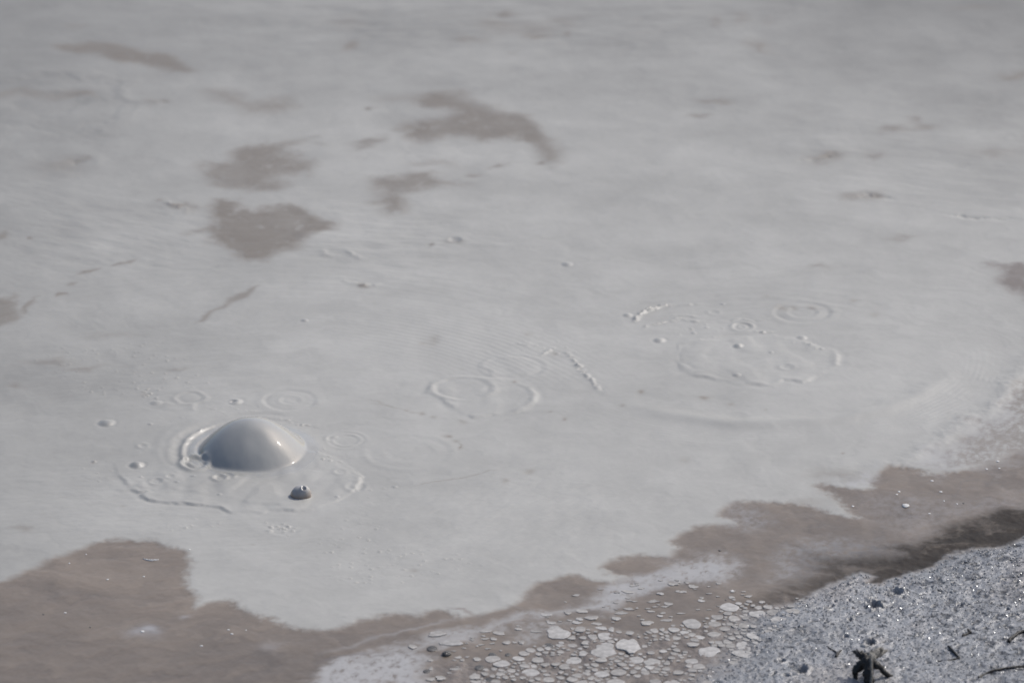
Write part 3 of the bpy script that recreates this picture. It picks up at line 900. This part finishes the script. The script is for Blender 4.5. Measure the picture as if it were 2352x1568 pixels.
for px, py, r, dp in PITS:
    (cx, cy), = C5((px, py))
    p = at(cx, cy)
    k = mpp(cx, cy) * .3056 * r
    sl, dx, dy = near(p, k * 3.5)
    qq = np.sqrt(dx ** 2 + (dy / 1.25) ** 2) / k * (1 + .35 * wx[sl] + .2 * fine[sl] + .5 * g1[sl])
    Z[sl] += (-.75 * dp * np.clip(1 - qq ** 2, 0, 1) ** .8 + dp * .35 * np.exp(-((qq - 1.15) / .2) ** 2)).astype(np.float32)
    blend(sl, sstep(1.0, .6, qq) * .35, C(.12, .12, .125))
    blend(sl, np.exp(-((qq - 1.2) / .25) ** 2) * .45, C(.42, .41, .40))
Z = Z.astype(np.float64)
# outside the fine part the noise is too fine for the cells
inx = sstep(.6, .0, np.abs(X) - xs0) * sstep(.6, 0, ynear - Y) * sstep(.6, 0, Y - yfar)
Z = Z * inx + (lift * mG) * (1 - inx)


def ground(x, y):
    i = min(max(int(np.searchsorted(xl, x)) - 1, 0), NX - 2)
    j = min(max(int(np.searchsorted(yl, y)) - 1, 0), NY - 2)
    u = (x - xl[i]) / (xl[i + 1] - xl[i])
    v = (y - yl[j]) / (yl[j + 1] - yl[j])
    return float((Z[j, i] * (1 - u) + Z[j, i + 1] * u) * (1 - v) + (Z[j + 1, i] * (1 - u) + Z[j + 1, i + 1] * u) * v)


gy, gx = np.gradient(Z, yl, xl)
NRM = np.stack([-gx, -gy, np.ones_like(Z)], -1)
NRM /= np.linalg.norm(NRM, axis=-1, keepdims=True)
NRM = NRM.reshape(-1, 3).astype(np.float32)

# ---- who owns which cell
label = np.zeros((NY, NX), np.int32)
NAMES = ['mud_pool', 'shallows', 'wet_bank', 'shore']
label[dS > 0] = 1
label[(dB > 0) & (dS > -.02)] = 2
label[dG > 0] = 3
things = []
for name, lab, sl, m in PATCHES:
    things.append((name, lab, 'silt patch', 'brown silt patches on the grey mud'))
    v = label[sl]
    v[m & (v == 0)] = 3 + len(things)
order = sorted(SETS, key=lambda s: {'mud_disc': 0, 'ripple_ring': 1, 'mud_bubble': 2}[s[0]])
for name, lab, cat, grp, sl, m in order:
    things.append((name, lab, cat, grp))
    v = label[sl]
    v[m & ((v == 0) | (v > 3))] = 3 + len(things)

COORD = np.stack([X, Y, Z], -1).reshape(-1, 3).astype(np.float32)
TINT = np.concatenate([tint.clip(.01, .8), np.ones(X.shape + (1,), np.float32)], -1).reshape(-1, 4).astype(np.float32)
GLO = gloss.clip(.03, .9).reshape(-1).astype(np.float32)
SHI = shine.reshape(-1).astype(np.float32)
GRA = grain.clip(0, 1).reshape(-1).astype(np.float32)
vid = np.arange(NX * NY).reshape(NY, NX)
QUAD = np.stack([vid[:-1, :-1], vid[:-1, 1:], vid[1:, 1:], vid[1:, :-1]], -1).reshape(-1, 4)
FL = label[:-1, :-1].reshape(-1)


def cut(name, k):
    f = QUAD[FL == k]
    if len(f) == 0:
        return None
    u, inv = np.unique(f.reshape(-1), return_inverse=True)
    me = bpy.data.meshes.new(name)
    c = COORD[u]
    org = np.zeros(3, np.float32)
    if k > 3:
        org = np.array([c[:, 0].mean(), c[:, 1].mean(), 0], np.float32)
    me.vertices.add(len(u))
    me.vertices.foreach_set('co', (c - org).reshape(-1))
    nf = len(f)
    me.loops.add(nf * 4)
    me.loops.foreach_set('vertex_index', inv.astype(np.int32))
    me.polygons.add(nf)
    me.polygons.foreach_set('loop_start', np.arange(0, nf * 4, 4, dtype=np.int32))
    me.polygons.foreach_set('loop_total', np.full(nf, 4, np.int32))
    me.update(calc_edges=True)
    me.polygons.foreach_set('use_smooth', np.ones(nf, bool))
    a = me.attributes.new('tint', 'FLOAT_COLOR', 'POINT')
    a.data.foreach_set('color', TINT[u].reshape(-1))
    a = me.attributes.new('gloss', 'FLOAT', 'POINT')
    a.data.foreach_set('value', GLO[u])
    a = me.attributes.new('shine', 'FLOAT', 'POINT')
    a.data.foreach_set('value', SHI[u])
    a = me.attributes.new('grain', 'FLOAT', 'POINT')
    a.data.foreach_set('value', GRA[u])
    me.normals_split_custom_set_from_vertices(NRM[u])
    me.materials.append(MUD)
    o = bpy.data.objects.new(name, me)
    o.location = org
    col.objects.link(o)
    return o


shore = None
for k, n in enumerate(NAMES):
    o = cut(n, k)
    if o:
        tag(o, kind='structure')
        if n == 'shore':
            shore = o
        if n == 'shallows':
            shallows = o
for k, (n, lab, cat, grp) in enumerate(things):
    o = cut(n, k + 4)
    if o:
        tag(o, lab, cat, grp)

# ------------------------------------------------------------------ loose crust flakes: cracked plates with brown gaps between
rr = random.Random(5)
sites = []          # x, y, r


def free(x, y_, r, tight):
    for (a, b, q) in sites:
        t = (r + q) * tight
        if abs(a - x) < t and abs(b - y_) < t and (a - x) ** 2 + (b - y_) ** 2 < t * t:
            return False
    return True


BIGF = [(C7, 465, 855, 105, 50), (C7, 1040, 960, 95, 60), (C7, 840, 1000, 105, 62), (C7, 1690, 1010, 88, 42), (C7, 1230, 1090, 68, 30), (C7, 820, 1080, 45, 19), (C7, 1975, 965, 64, 38), (C7, 1895, 740, 52, 24),
        (C7, 2080, 705, 66, 28), (C7, 1190, 775, 52, 19), (C7, 545, 692, 30, 14), (C7, 670, 1022, 40, 20), (C7, 170, 935, 22, 12), (C7, 750, 890, 42, 24), (C7, 1560, 950, 50, 20), (C7, 145, 822, 30, 12),
        (C7, 1885, 518, 22, 10), (C7, 1300, 535, 30, 11), (C7, 940, 738, 46, 13), (C7, 740, 735, 52, 17), (C7, 640, 745, 30, 12), (C7, 1400, 458, 40, 14), (C7, 50, 935, 36, 12), (C7, 900, 830, 28, 18),
        (C7, 1430, 992, 36, 14), (C7, 1620, 890, 40, 16), (C7, 1490, 850, 36, 16), (C7, 1310, 830, 26, 12), (C7, 700, 1185, 36, 14), (C7, 1080, 1170, 36, 16), (C7, 1350, 1100, 30, 16),
        (C6, 1095, 793, 70, 18), (C6, 1205, 858, 80, 24), (C6, 1515, 830, 28, 10), (C6, 1378, 1105, 46, 22), (C6, 1050, 1128, 32, 14), (C6, 1612, 856, 30, 10), (C6, 1725, 853, 22, 12), (C6, 1565, 1090, 34, 15),
        (C6, 1900, 1020, 34, 16), (C6, 915, 888, 30, 16), (C6, 1045, 985, 22, 10), (C6, 1050, 1050, 14, 14)]
shapes = []         # outline (list of xy), thickness


def round_off(P, n=1):
    for _ in range(n):
        Q = []
        for i in range(len(P)):
            a, b = P[i], P[(i + 1) % len(P)]
            Q.append((a[0] * .75 + b[0] * .25, a[1] * .75 + b[1] * .25))
            Q.append((a[0] * .25 + b[0] * .75, a[1] * .25 + b[1] * .75))
        P = Q
    return P


def blot(x, y_, rx, ry, seed, n=13, rag=.16):
    r = random.Random(seed)
    ph = [r.uniform(0, 6.28) for _ in range(4)]
    P = []
    for k in range(n):
        a = 2 * math.pi * k / n
        q = 1 + rag * math.sin(2 * a + ph[0]) + rag * .8 * math.sin(3 * a + ph[1]) + rag * .7 * math.sin(5 * a + ph[2]) + r.uniform(-.08, .08)
        P.append((x + rx * q * math.cos(a), y_ + ry * q * math.sin(a)))
    return P


for i, (F, px, py, rx, ry) in enumerate(BIGF):
    (cx, cy), = F((px, py))
    (ex, ey), = F((px + rx, py))
    x, y_ = at(cx, cy)
    k = mpp(cx, cy) * (ex - cx)
    kx, ky = k, k * (ry / rx) / .40
    shapes.append((blot(x, y_, kx * .95, ky * .95, 300 + i, 16, .13), rr.uniform(.0010, .0018)))
    # keep the cells clear of it
    m_ = min(kx, ky)
    for t in (-1, -.5, .5, 1):
        if max(kx, ky) > m_ * 1.15:
            sites.append((x + t * (kx - m_), y_ + t * (ky - m_), m_ * 1.08))
    sites.append((x, y_, m_ * 1.1))
NBIG = len(sites)
DENSE = [at(*q) for q in CRUST]
bx0, bx1 = at(1000, 1568)[0], at(1850, 1400)[0]
by0, by1 = at(1400, PH)[1] - .10, at(1800, 1365)[1]
N = 14000
cxs = np.array([rr.uniform(bx0, bx1) for _ in range(N)])
cys = np.array([rr.uniform(by0, by1) for _ in range(N)])
dd = sdf(DENSE, cxs, cys)
clump = fbm(cxs / .16, cys / .2, 2, 99)
for i in range(N):
    f = i / N
    if dd[i] < -.01 or clump[i] < -.30 + .35 * rr.random():
        continue
    r = (.024 if f < .012 else .016 if f < .06 else .0105 if f < .35 else .0075) * rr.uniform(.75, 1.25)
    if free(cxs[i], cys[i], r, .86):
        sites.append((cxs[i], cys[i], r))
S = np.array(sites)
for i in range(NBIG, len(S)):
    x, y_, r = S[i]
    m = 14
    P = [(x + 1.3 * r * math.cos(2 * math.pi * k / m), y_ + 1.5 * r * math.sin(2 * math.pi * k / m)) for k in range(m)]
    dist = np.hypot(S[:, 0] - x, S[:, 1] - y_)
    for j in np.nonzero((dist < 2.2 * (r + S[:, 2])) & (dist > 1e-9))[0]:
        bx, by, q = S[j]
        d = dist[j]
        nx, ny_ = (bx - x) / d, (by - y_) / d
        t = (d * d + r * r - q * q) / (2 * d)      # where the two cells meet
        out = []
        for a in range(len(P)):
            p0, p1 = P[a], P[(a + 1) % len(P)]
            s0 = (p0[0] - x) * nx + (p0[1] - y_) * ny_ - t
            s1 = (p1[0] - x) * nx + (p1[1] - y_) * ny_ - t
            if s0 <= 0:
                out.append(p0)
            if s0 * s1 < 0:
                u = s0 / (s0 - s1)
                out.append((p0[0] + (p1[0] - p0[0]) * u, p0[1] + (p1[1] - p0[1]) * u))
        P = out
        if len(P) < 3:
            break
    if len(P) < 3:
        continue
    if rr.random() < .16:
        continue
    gap = rr.uniform(.0010, .0026)
    mx, my = sum(p[0] for p in P) / len(P), sum(p[1] for p in P) / len(P)
    mr = sum(math.hypot(p[0] - mx, p[1] - my) for p in P) / len(P)
    f = max(.35, 1 - gap / mr - rr.choice((0, 0, .06, .2, .35)))
    P = [(mx + (p[0] - mx) * f, my + (p[1] - my) * f) for p in P]
    Q = [P[0]]
    for p in P[1:]:
        if math.hypot(p[0] - Q[-1][0], p[1] - Q[-1][1]) > .0022:
            Q.append(p)
    if len(Q) < 4:
        continue
    shapes.append((round_off(Q), rr.uniform(.0005, .0014)))
# a looser scatter over the brown margin above
LOOSE = [at(*q) for q in V((1000, 1480), (1180, 1430), (1350, 1350), (1500, 1330), (1700, 1330), (1730, 1370), (1500, 1440), (1250, 1450), (1000, 1568))]
lx = np.array([rr.uniform(at(1000, 1480)[0], at(1730, 1400)[0]) for _ in range(900)])
ly = np.array([rr.uniform(at(1000, 1568)[1], at(1700, 1325)[1]) for _ in range(900)])
ld = sdf(LOOSE, lx, ly)
for i in range(900):
    if ld[i] > 0 and rr.random() < .42:
        r = rr.choice((.004, .005, .006, .008, .012))
        if free(lx[i], ly[i], r, 1.0):
            sites.append((lx[i], ly[i], r))
            shapes.append((blot(lx[i], ly[i], r * 1.35, r * rr.uniform(.7, 1.2), 900 + i, 9, .2), .0006))


def plate(P, h):
    """a thin plate with a rounded upper edge"""
    n = len(P)
    mx, my = sum(p[0] for p in P) / n, sum(p[1] for p in P) / n
    mr = sum(math.hypot(p[0] - mx, p[1] - my) for p in P) / n
    f = max(.6, 1 - h * .9 / mr)
    vs = [(p[0] - mx, p[1] - my, -.003) for p in P] + [(p[0] - mx, p[1] - my, h * .6) for p in P]
    vs += [((p[0] - mx) * f, (p[1] - my) * f, h) for p in P]
    vs.append((0, 0, h * rr.uniform(.9, 1.05)))
    fs = []
    for lev in (0, 1):
        for k in range(n):
            a, b = lev * n + k, lev * n + (k + 1) % n
            fs.append((a, b, b + n, a + n))
    fs += [(2 * n + k, 2 * n + (k + 1) % n, 3 * n) for k in range(n)]
    return mx, my, vs, fs


def area(P):
    return abs(sum(P[i][0] * P[(i + 1) % len(P)][1] - P[(i + 1) % len(P)][0] * P[i][1] for i in range(len(P)))) / 2


def joined(name, items, mat, smooth=True):
    """many small pieces as one mesh: items = list of (verts Nx3, faces list)"""
    vs, fs, n = [], [], 0
    for v, f in items:
        vs.append(v)
        fs.extend([tuple(a + n for a in q) for q in f])
        n += len(v)
    me = bpy.data.meshes.new(name)
    me.from_pydata(np.concatenate(vs).tolist(), [], fs)
    me.materials.append(mat)
    if smooth:
        me.polygons.foreach_set('use_smooth', np.ones(len(me.polygons), bool))
    o = bpy.data.objects.new(name, me)
    col.objects.link(o)
    return o


XE = at(2500, 1568)[0]
shapes = [q for q in shapes if min(p[1] for p in q[0]) > at(1400, PH)[1] - .09]
shapes.sort(key=lambda q: -area(q[0]) * (1 if min(p[1] for p in q[0]) > at(1400, PH)[1] - .01 else .2))
items = []
for i, (P, h) in enumerate(shapes):
    mx, my, vs, fs = plate(P, h)
    z = ground(mx, my) + .0008
    if i < 298:
        me = bpy.data.meshes.new('crust_flake')
        me.from_pydata(vs, [], fs)
        me.materials.append(M_FLAKE if i % 7 == 0 or i < 18 else M_DULL)
        o = bpy.data.objects.new('crust_flake', me)
        o.location = (mx, my, z)
        o.rotation_euler = (rr.uniform(-.03, .03), rr.uniform(-.03, .03), 0)
        col.objects.link(o)
        o.parent = shore
    else:
        items.append((np.array(vs) + np.array([mx, my, z]), fs))
if items:
    o = joined('small_crust_flakes', items, M_DULL, False)
    tag(o, kind='stuff')
    o.parent = shore

# ------------------------------------------------------------------ wet sparkling grit on the shore
def lump_shape(r, n=6):
    vs = [(0, 0, 1)] + [(math.cos(a) * r.uniform(.7, 1.2), math.sin(a) * r.uniform(.7, 1.2), r.uniform(-.1, .4)) for a in [2 * math.pi * k / 5 + r.uniform(-.3, .3) for k in range(5)]] + [(0, 0, -.8)]
    fs = [(0, 1 + k, 1 + (k + 1) % 5) for k in range(5)] + [(6, 1 + (k + 1) % 5, 1 + k) for k in range(5)]
    return np.array(vs), fs


LS = [lump_shape(random.Random(i)) for i in range(12)]
items = []
jj, ii = np.nonzero((dG[:, :] > .01) & (np.abs(X) < xs0) & (Y > ynear) & (Y < at(2352, 1150)[1]))
pick = rng.choice(len(jj), 11000, replace=False)
for t in pick:
    j, i = jj[t], ii[t]
    x, y_ = xl[i] + rng.uniform(-.003, .003), yl[j] + rng.uniform(-.003, .003)
    v, f = LS[int(rng.integers(12))]
    s = rng.uniform(.0014, .0030) * (1.6 if rng.random() < .05 else 1)
    R = np.array(Matrix.Rotation(rng.uniform(0, 6.28), 3, 'Z') @ Matrix.Rotation(rng.uniform(-.7, .7), 3, 'X'))
    items.append((v @ R.T * s * np.array([1.2, 1.2, .8]) + np.array([x, y_, Z[j, i] + s * .2]), f))
o = joined('grit', items, M_GRIT, False)
tag(o, 'wet sparkling grit covering the blue grey shore', None, None, 'stuff')

# ------------------------------------------------------------------ the small brown sided bubble in front
def small_bubble():
    (cx, cy), = C1((1650, 950))
    x, y_ = at(cx, cy)
    k = mpp(cx, cy)
    R = 24.5 * k
    H = 25 * k
    me = bpy.data.meshes.new('mud_bubble')
    vs, fs = [], []
    na, nr = 40, 16
    for j in range(nr + 1):
        t = j / nr
        el = -.35 + t * (math.pi / 2 + .35)
        for a_ in range(na):
            a = 2 * math.pi * a_ / na
            rad = math.cos(el) ** .8 if el > 0 else 1.0
            if el < 0:
                rad = 1.0 + .06 * (-el / .35)
            px, py = R * rad * math.cos(a), R * .95 * rad * math.sin(a)
            z = H * math.sin(el)
            n = mnoise.noise(Vector((px * 30, py * 30, z * 30)))
            sc_ = 1 + .05 * n
            px += .12 * z            # leans to the right
            dd_ = math.hypot(px - R * .32, py + R * .42)
            z -= .0075 * math.exp(-(dd_ / (R * .16)) ** 2)
            z += .0045 * math.exp(-((dd_ - R * .26) / (R * .09)) ** 2)
            vs.append((px * sc_, py * sc_, z))
    for j in range(nr):
        for a_ in range(na):
            b = (a_ + 1) % na
            fs.append((j * na + a_, j * na + b, (j + 1) * na + b, (j + 1) * na + a_))
    me.from_pydata(vs, [], fs)
    me.polygons.foreach_set('use_smooth', np.ones(len(me.polygons), bool))
    m, t, b = new_mat('brown_stained_mud')
    L = t.links.new
    tc = nnode(t, 'ShaderNodeTexCoord')
    sp = nnode(t, 'ShaderNodeSeparateXYZ')
    L(tc.outputs['Object'], sp.inputs[0])
    n = nnode(t, 'ShaderNodeTexNoise')
    n.inputs['Scale'].default_value = 45
    n.inputs['Detail'].default_value = 5
    L(tc.outputs['Object'], n.inputs['Vector'])
    ad = nnode(t, 'ShaderNodeMath', operation='MULTIPLY_ADD')
    L(n.outputs['Fac'], ad.inputs[0])
    ad.inputs[1].default_value = .02
    L(sp.outputs['Z'], ad.inputs[2])
    r = nnode(t, 'ShaderNodeValToRGB')
    mp = nnode(t, 'ShaderNodeMapRange')
    mp.inputs['From Min'].default_value = 0
    mp.inputs['From Max'].default_value = .042
    L(ad.outputs[0], mp.inputs['Value'])
    L(mp.outputs[0], r.inputs[0])
    r.color_ramp.elements[0].color = (.27, .20, .15, 1)
    r.color_ramp.elements[0].position = .25
    r.color_ramp.elements[1].color = (.40, .39, .375, 1)
    r.color_ramp.elements[1].position = .85
    L(r.outputs[0], b.inputs['Base Color'])
    b.inputs['Roughness'].default_value = .16
    me.materials.append(m)
    o = bpy.data.objects.new('mud_bubble', me)
    o.location = (x, y_, ground(x, y_) - .002)
    col.objects.link(o)
    tag(o, 'small bursting bubble with dark brown sides and a glint, in front of the big bubble', 'bubble', 'small mud bubbles')


small_bubble()

# ------------------------------------------------------------------ flecks, pebbles
def blob_mesh(name, mat, seed, n=10, flat=.4):
    r = random.Random(seed)
    bm = bmesh.new()
    bmesh.ops.create_icosphere(bm, subdivisions=2, radius=1)
    o3 = Vector((r.uniform(0, 50), r.uniform(0, 50), 0))
    for v in bm.verts:
        v.co *= 1 + .32 * mnoise.noise(v.co * 1.3 + o3) + .12 * mnoise.noise(v.co * 3.1 + o3)
        v.co.z *= flat
    me = bpy.data.meshes.new(name)
    bm.to_mesh(me)
    bm.free()
    me.polygons.foreach_set('use_smooth', np.ones(len(me.polygons), bool))
    me.materials.append(mat)
    return me


FLK = [blob_mesh('foam_fleck', M_FLECK, i, flat=.25) for i in range(4)]
DRK = [blob_mesh('pebble', M_DARK, 20 + i, flat=.6) for i in range(3)]


def put(name, me, q, r, label, cat, group=None, ecc=1.0, sink=.2, hs=1.0, rz=None):
    x, y_ = at(*q)
    k = mpp(*q) * r
    o = bpy.data.objects.new(name, me)
    o.location = (x, y_, ground(x, y_) + k * .05 * hs)
    o.scale = (k, k * ecc, k * hs)
    o.rotation_euler = (0, 0, rr.uniform(-.3, .3) if rz is None else rz)
    col.objects.link(o)
    tag(o, label, cat, group)
    return o


gf = 'white foam flecks on the brown shallows'
put('foam_fleck', FLK[0], C4((1462, 627))[0], 9.5, 'largest round white foam fleck on the brown margin at the right', 'foam fleck', gf, 1.2)
put('foam_fleck', FLK[1], C4((160, 1270))[0], 6, 'white foam fleck on brown silt just above the loose pale flakes', 'foam fleck', gf, 1.2)
put('foam_fleck', FLK[2], A8((1060, 968))[0], 5, 'small white fleck on the pale smear in the corner shallows', 'foam fleck', gf, 1.2)
for i, q in enumerate(C4((1412, 522), (1395, 543), (1727, 522), (1848, 613), (1065, 630), (2165, 345), (2155, 297), (1750, 590), (2070, 350), (1640, 685), (1660, 440))):
    put('foam_fleck', FLK[i % 4], q, (3.6, 3.0, 4.0, 2.6)[i % 4], 'tiny white foam fleck on the brown margin at the right', 'foam fleck', gf, 1.2)
for i, q in enumerate(A8((1070, 560), (485, 828), (1500, 1073), (640, 395), (515, 462), (1700, 955), (1725, 985), (1830, 958), (1410, 366), (800, 585))):
    put('foam_fleck', FLK[i % 4], q, (2.8, 3.2, 3.6, 2.2)[i % 4], 'tiny white foam fleck on the brown corner shallows', 'foam fleck', gf, 1.2)
gd = 'dark specks on the brown shallows'
for i, q in enumerate(A8((322, 840), (670, 937)) + C4((1897, 608), (65, 962), (110, 1335))):
    put('dark_speck', DRK[i % 3], q, 2.4, 'tiny dark speck lying on the brown shallows', 'speck', gd, 1.3, hs=.6)
put('dark_speck', DRK[0], C7((1780, 185))[0], 4, 'dark elongated speck on the upper brown lobe of the margin', 'speck', gd, .8, hs=.5)
put('pebble', DRK[1], C6((1165, 942))[0], 11, 'rounded dark wet pebble with a glint among the lower pale flakes', 'pebble', None, 1.2, hs=1.0)
gp = 'dark wet stones among the pale flakes'
for q, r, lab in ((C6((1060, 900))[0], 12, 'flat dark stone behind the rounded wet pebble'), (C6((1510, 945))[0], 9, 'dark stone right of the rounded wet pebble'),
                  (C6((1625, 945))[0], 7, 'small dark stone below the largest pale flake'), (C6((1410, 1040))[0], 11, 'dark lump above a pale round flake at the bottom'),
                  (C6((1860, 965))[0], 8, 'dark lump right of the lower flakes'), (C6((1480, 1130))[0], 12, 'dark lump at the very bottom edge'), (C6((1020, 1070))[0], 8, 'dark lump left at the bottom edge'),
                  (C6((1930, 880))[0], 12, 'dark flat lump under the largest pale flake')):
    put('pebble', DRK[2], q, r, lab, 'stone', gp, 1.3, hs=.25)
# white curl
def tube(name, pts, rad, mat, seg=7, wob=.15, seed=0, cap=True):
    r = random.Random(seed)
    vs, fs = [], []
    n = len(pts)
    P = [Vector(p) for p in pts]
    for i in range(n):
        t = (P[min(i + 1, n - 1)] - P[max(i - 1, 0)]).normalized()
        a = t.cross(Vector((0, 0, 1)))
        if a.length < .1:
            a = t.cross(Vector((1, 0, 0)))
        a.normalize()
        b = a.cross(t)
        rd = rad[i] if isinstance(rad, (list, tuple)) else rad
        for k in range(seg):
            an = 2 * math.pi * k / seg
            q = rd * (1 + r.uniform(-wob, wob))
            vs.append(P[i] + a * math.cos(an) * q + b * math.sin(an) * q)
    for i in range(n - 1):
        for k in range(seg):
            fs.append((i * seg + k, i * seg + (k + 1) % seg, (i + 1) * seg + (k + 1) % seg, (i + 1) * seg + k))
    if cap:
        fs.append(tuple(range(seg))[::-1])
        fs.append(tuple((n - 1) * seg + k for k in range(seg)))
    me = bpy.data.meshes.new(name)
    me.from_pydata([v[:] for v in vs], [], fs)
    me.polygons.foreach_set('use_smooth', np.ones(len(me.polygons), bool))
    me.materials.append(mat)
    return me


def smooth_path(pts, n=6):
    P = [Vector(p) for p in pts]
    out = []
    for i in range(len(P) - 1):
        p0, p1, p2, p3 = P[max(i - 1, 0)], P[i], P[i + 1], P[min(i + 2, len(P) - 1)]
        for k in range(n):
            t = k / n
            out.append(.5 * ((2 * p1) + (p2 - p0) * t + (2 * p0 - 5 * p1 + 4 * p2 - p3) * t * t + (3 * p1 - p0 - 3 * p2 + p3) * t ** 3))
    out.append(P[-1])
    return out


def lying(q, lift=0.0):
    """point on the shore seen at a place of the photograph, allowing for the ground's own height"""
    x, y_ = at(*q)
    z = ground(x, y_)
    s = (CAM_H - z - lift) / CAM_H
    return Vector((x * s, y_ * s, z + lift))


pts = smooth_path([lying(q, .0) for q in A8((1065, 432), (1090, 440), (1120, 445), (1145, 444), (1180, 438))], 4)
me = tube('foam_curl', pts, [.0016 + .0018 * math.sin(math.pi * i / (len(pts) - 1)) * (1 + .5 * math.sin(i * 2.1)) for i in range(len(pts))], M_FLECK, 6, .3, 3)
o = bpy.data.objects.new('foam_curl', me)
col.objects.link(o)
tag(o, 'thin white foam curl on the brown corner shallows', 'foam curl')

# ------------------------------------------------------------------ twigs and the dead stump
def twig(name, branches, label, cat='twig', mat=M_WOOD, group=None):
    base = lying(branches[0][0][0][0:2])
    root = None
    for bi, (pts, r0, r1, lifts) in enumerate(branches):
        r0, r1 = r0 * 1.3, r1 * 1.3
        P = []
        for i, q in enumerate(pts):
            P.append(lying(q, .42 * (lifts[i] if isinstance(lifts, (list, tuple)) else lifts)) - base)
        P = smooth_path(P, 6)
        n = len(P)
        for i in range(n):
            v = mnoise.noise_vector(P[i] * 90 + Vector((bi * 7, 3, 1)))
            P[i] = P[i] + v * r0 * .35
        me = tube(name, P, [(r0 + (r1 - r0) * i / (n - 1)) * (1 + .25 * mnoise.noise(P[i] * 160)) for i in range(n)], mat, 8, .14, bi)
        if root is None:
            root = bpy.data.objects.new(name, me)
            root.location = base
            col.objects.link(root)
            tag(root, label, cat, group)
        else:
            c = bpy.data.objects.new('branch', me)
            c.parent = root
            col.objects.link(c)
    return root


gt = 'dead twigs on the shore'
twig('twig', [(T6((1595, 400), (1640, 450), (1680, 498), (1704, 515), (1660, 528), (1600, 543), (1530, 552), (1480, 557)), .0030, .0018, [.004, .006, .007, .006, .005, .004, .003, .002])],
     'dark twig bent into a sharp V on the shore right of the stump', group=gt)
twig('twig', [(T6((1893, 722), (1960, 680), (2050, 645), (2150, 625), (2250, 612), (2400, 604), (2560, 598)), .0030, .0026, [.003, .005, .007, .008, .008, .008, .008])],
     'long dark arching twig running off the right edge at the bottom', group=gt)
twig('twig', [(T6((2200, 352), (2225, 318), (2270, 285), (2320, 262), (2400, 248), (2500, 240)), .0042, .0042, .005)], 'knobbly dark twig cut by the right edge, above the arching one', group=gt)
twig('twig', [(T6((1735, 296), (1780, 278), (1815, 264)), .0030, .0038, .005), (T6((1812, 268), (1800, 250), (1788, 226)), .0040, .0020, [.005, .012, .018])], 'short forked dark twig nearest the dark water', group=gt)
twig('twig', [(T6((462, 508), (475, 480), (490, 458), (515, 440)), .0034, .0018, [.003, .008, .010, .010]), (T6((470, 470), (430, 440), (380, 408)), .0016, .0010, [.006, .005, .003])],
     'small three pronged twig left of the stump', group=gt)

# stump: gnarled body, roots reaching to the ground
S0 = lying(T6((800, 640))[0])


def sp(px, py, up):
    """point standing up above the shore near the stump"""
    (q,) = T6((px, py))
    return lying(q, up) - S0


stump = bpy.data.objects.new('dead_stump', None)
stump.location = S0
stump.empty_display_size = .05
col.objects.link(stump)
tag(stump, 'dark dead root stump with pale salty top at the bottom edge', 'stump')


def limb(name, P, R, mat, seed):
    R = [q * 1.45 for q in R]
    P = smooth_path(P, 6)
    n = len(P)
    rs = []
    for i in range(n):
        t = i / (n - 1) * (len(R) - 1)
        a = min(int(t), len(R) - 2)
        rs.append((R[a] + (R[a + 1] - R[a]) * (t - a)) * (1 + .22 * mnoise.noise(P[i] * 120 + Vector((seed, 0, 0)))))
        P[i] = P[i] + mnoise.noise_vector(P[i] * 70 + Vector((seed, 1, 2))) * rs[-1] * .3
    me = tube(name, P, rs, mat, 10, .16, seed)
    o = bpy.data.objects.new(name, me)
    o.parent = stump
    col.objects.link(o)
    return o


def g0(px, py, up):
    # px, py: where the point itself is seen; up: its height above the shore
    return sp(px, py, up)


limb('trunk', [g0(790, 800, -.01), g0(785, 720, .012), g0(778, 640, .032), g0(768, 560, .050), g0(760, 505, .062)], [.0100, .0095, .0105, .0135, .010], M_WOOD, 1)
limb('root', [g0(800, 540, .052), g0(860, 585, .040), g0(930, 640, .020), g0(975, 685, .008), g0(1020, 712, -.003)], [.009, .0075, .006, .005, .004], M_WOOD, 2)
limb('root', [g0(762, 560, .048), g0(716, 590, .036), g0(668, 640, .022), g0(655, 700, .006), g0(668, 750, -.006)], [.010, .0095, .0075, .005, .003], M_WOOD, 15)
limb('branch', [g0(770, 540, .054), g0(720, 505, .058), g0(680, 480, .060), g0(638, 452, .064)], [.010, .0075, .005, .002], M_WOOD, 4)
limb('branch', [g0(780, 530, .056), g0(740, 490, .064), g0(715, 450, .072)], [.009, .006, .002], M_WOOD, 5)
limb('branch', [g0(790, 535, .055), g0(840, 490, .058), g0(890, 445, .062), g0(930, 430, .064)], [.010, .0085, .0065, .003], M_BARK, 6)
limb('branch', [g0(860, 500, .050), g0(910, 480, .046), g0(975, 440, .046)], [.006, .0055, .002], M_BARK, 7)
limb('splinter', [g0(760, 520, .058), g0(700, 470, .070), g0(668, 430, .078)], [.004, .0025, .0008], M_WOOD, 11)
limb('splinter', [g0(790, 520, .058), g0(800, 470, .072), g0(828, 436, .078)], [.005, .003, .001], M_BARK, 12)
limb('splinter', [g0(850, 500, .054), g0(905, 445, .066), g0(915, 415, .070)], [.005, .003, .001], M_WOOD, 13)
limb('bark_strip', [g0(812, 800, -.002), g0(815, 700, .022), g0(812, 600, .045), g0(805, 520, .064)], [.003, .003, .0035, .005], M_BARK, 8)
put('pebble', blob_mesh('pebble', M_PALE, 44, flat=.8), T6((745, 425))[0], 9, 'round white pebble just behind the stump', 'pebble', None, 1.0, hs=1.0)
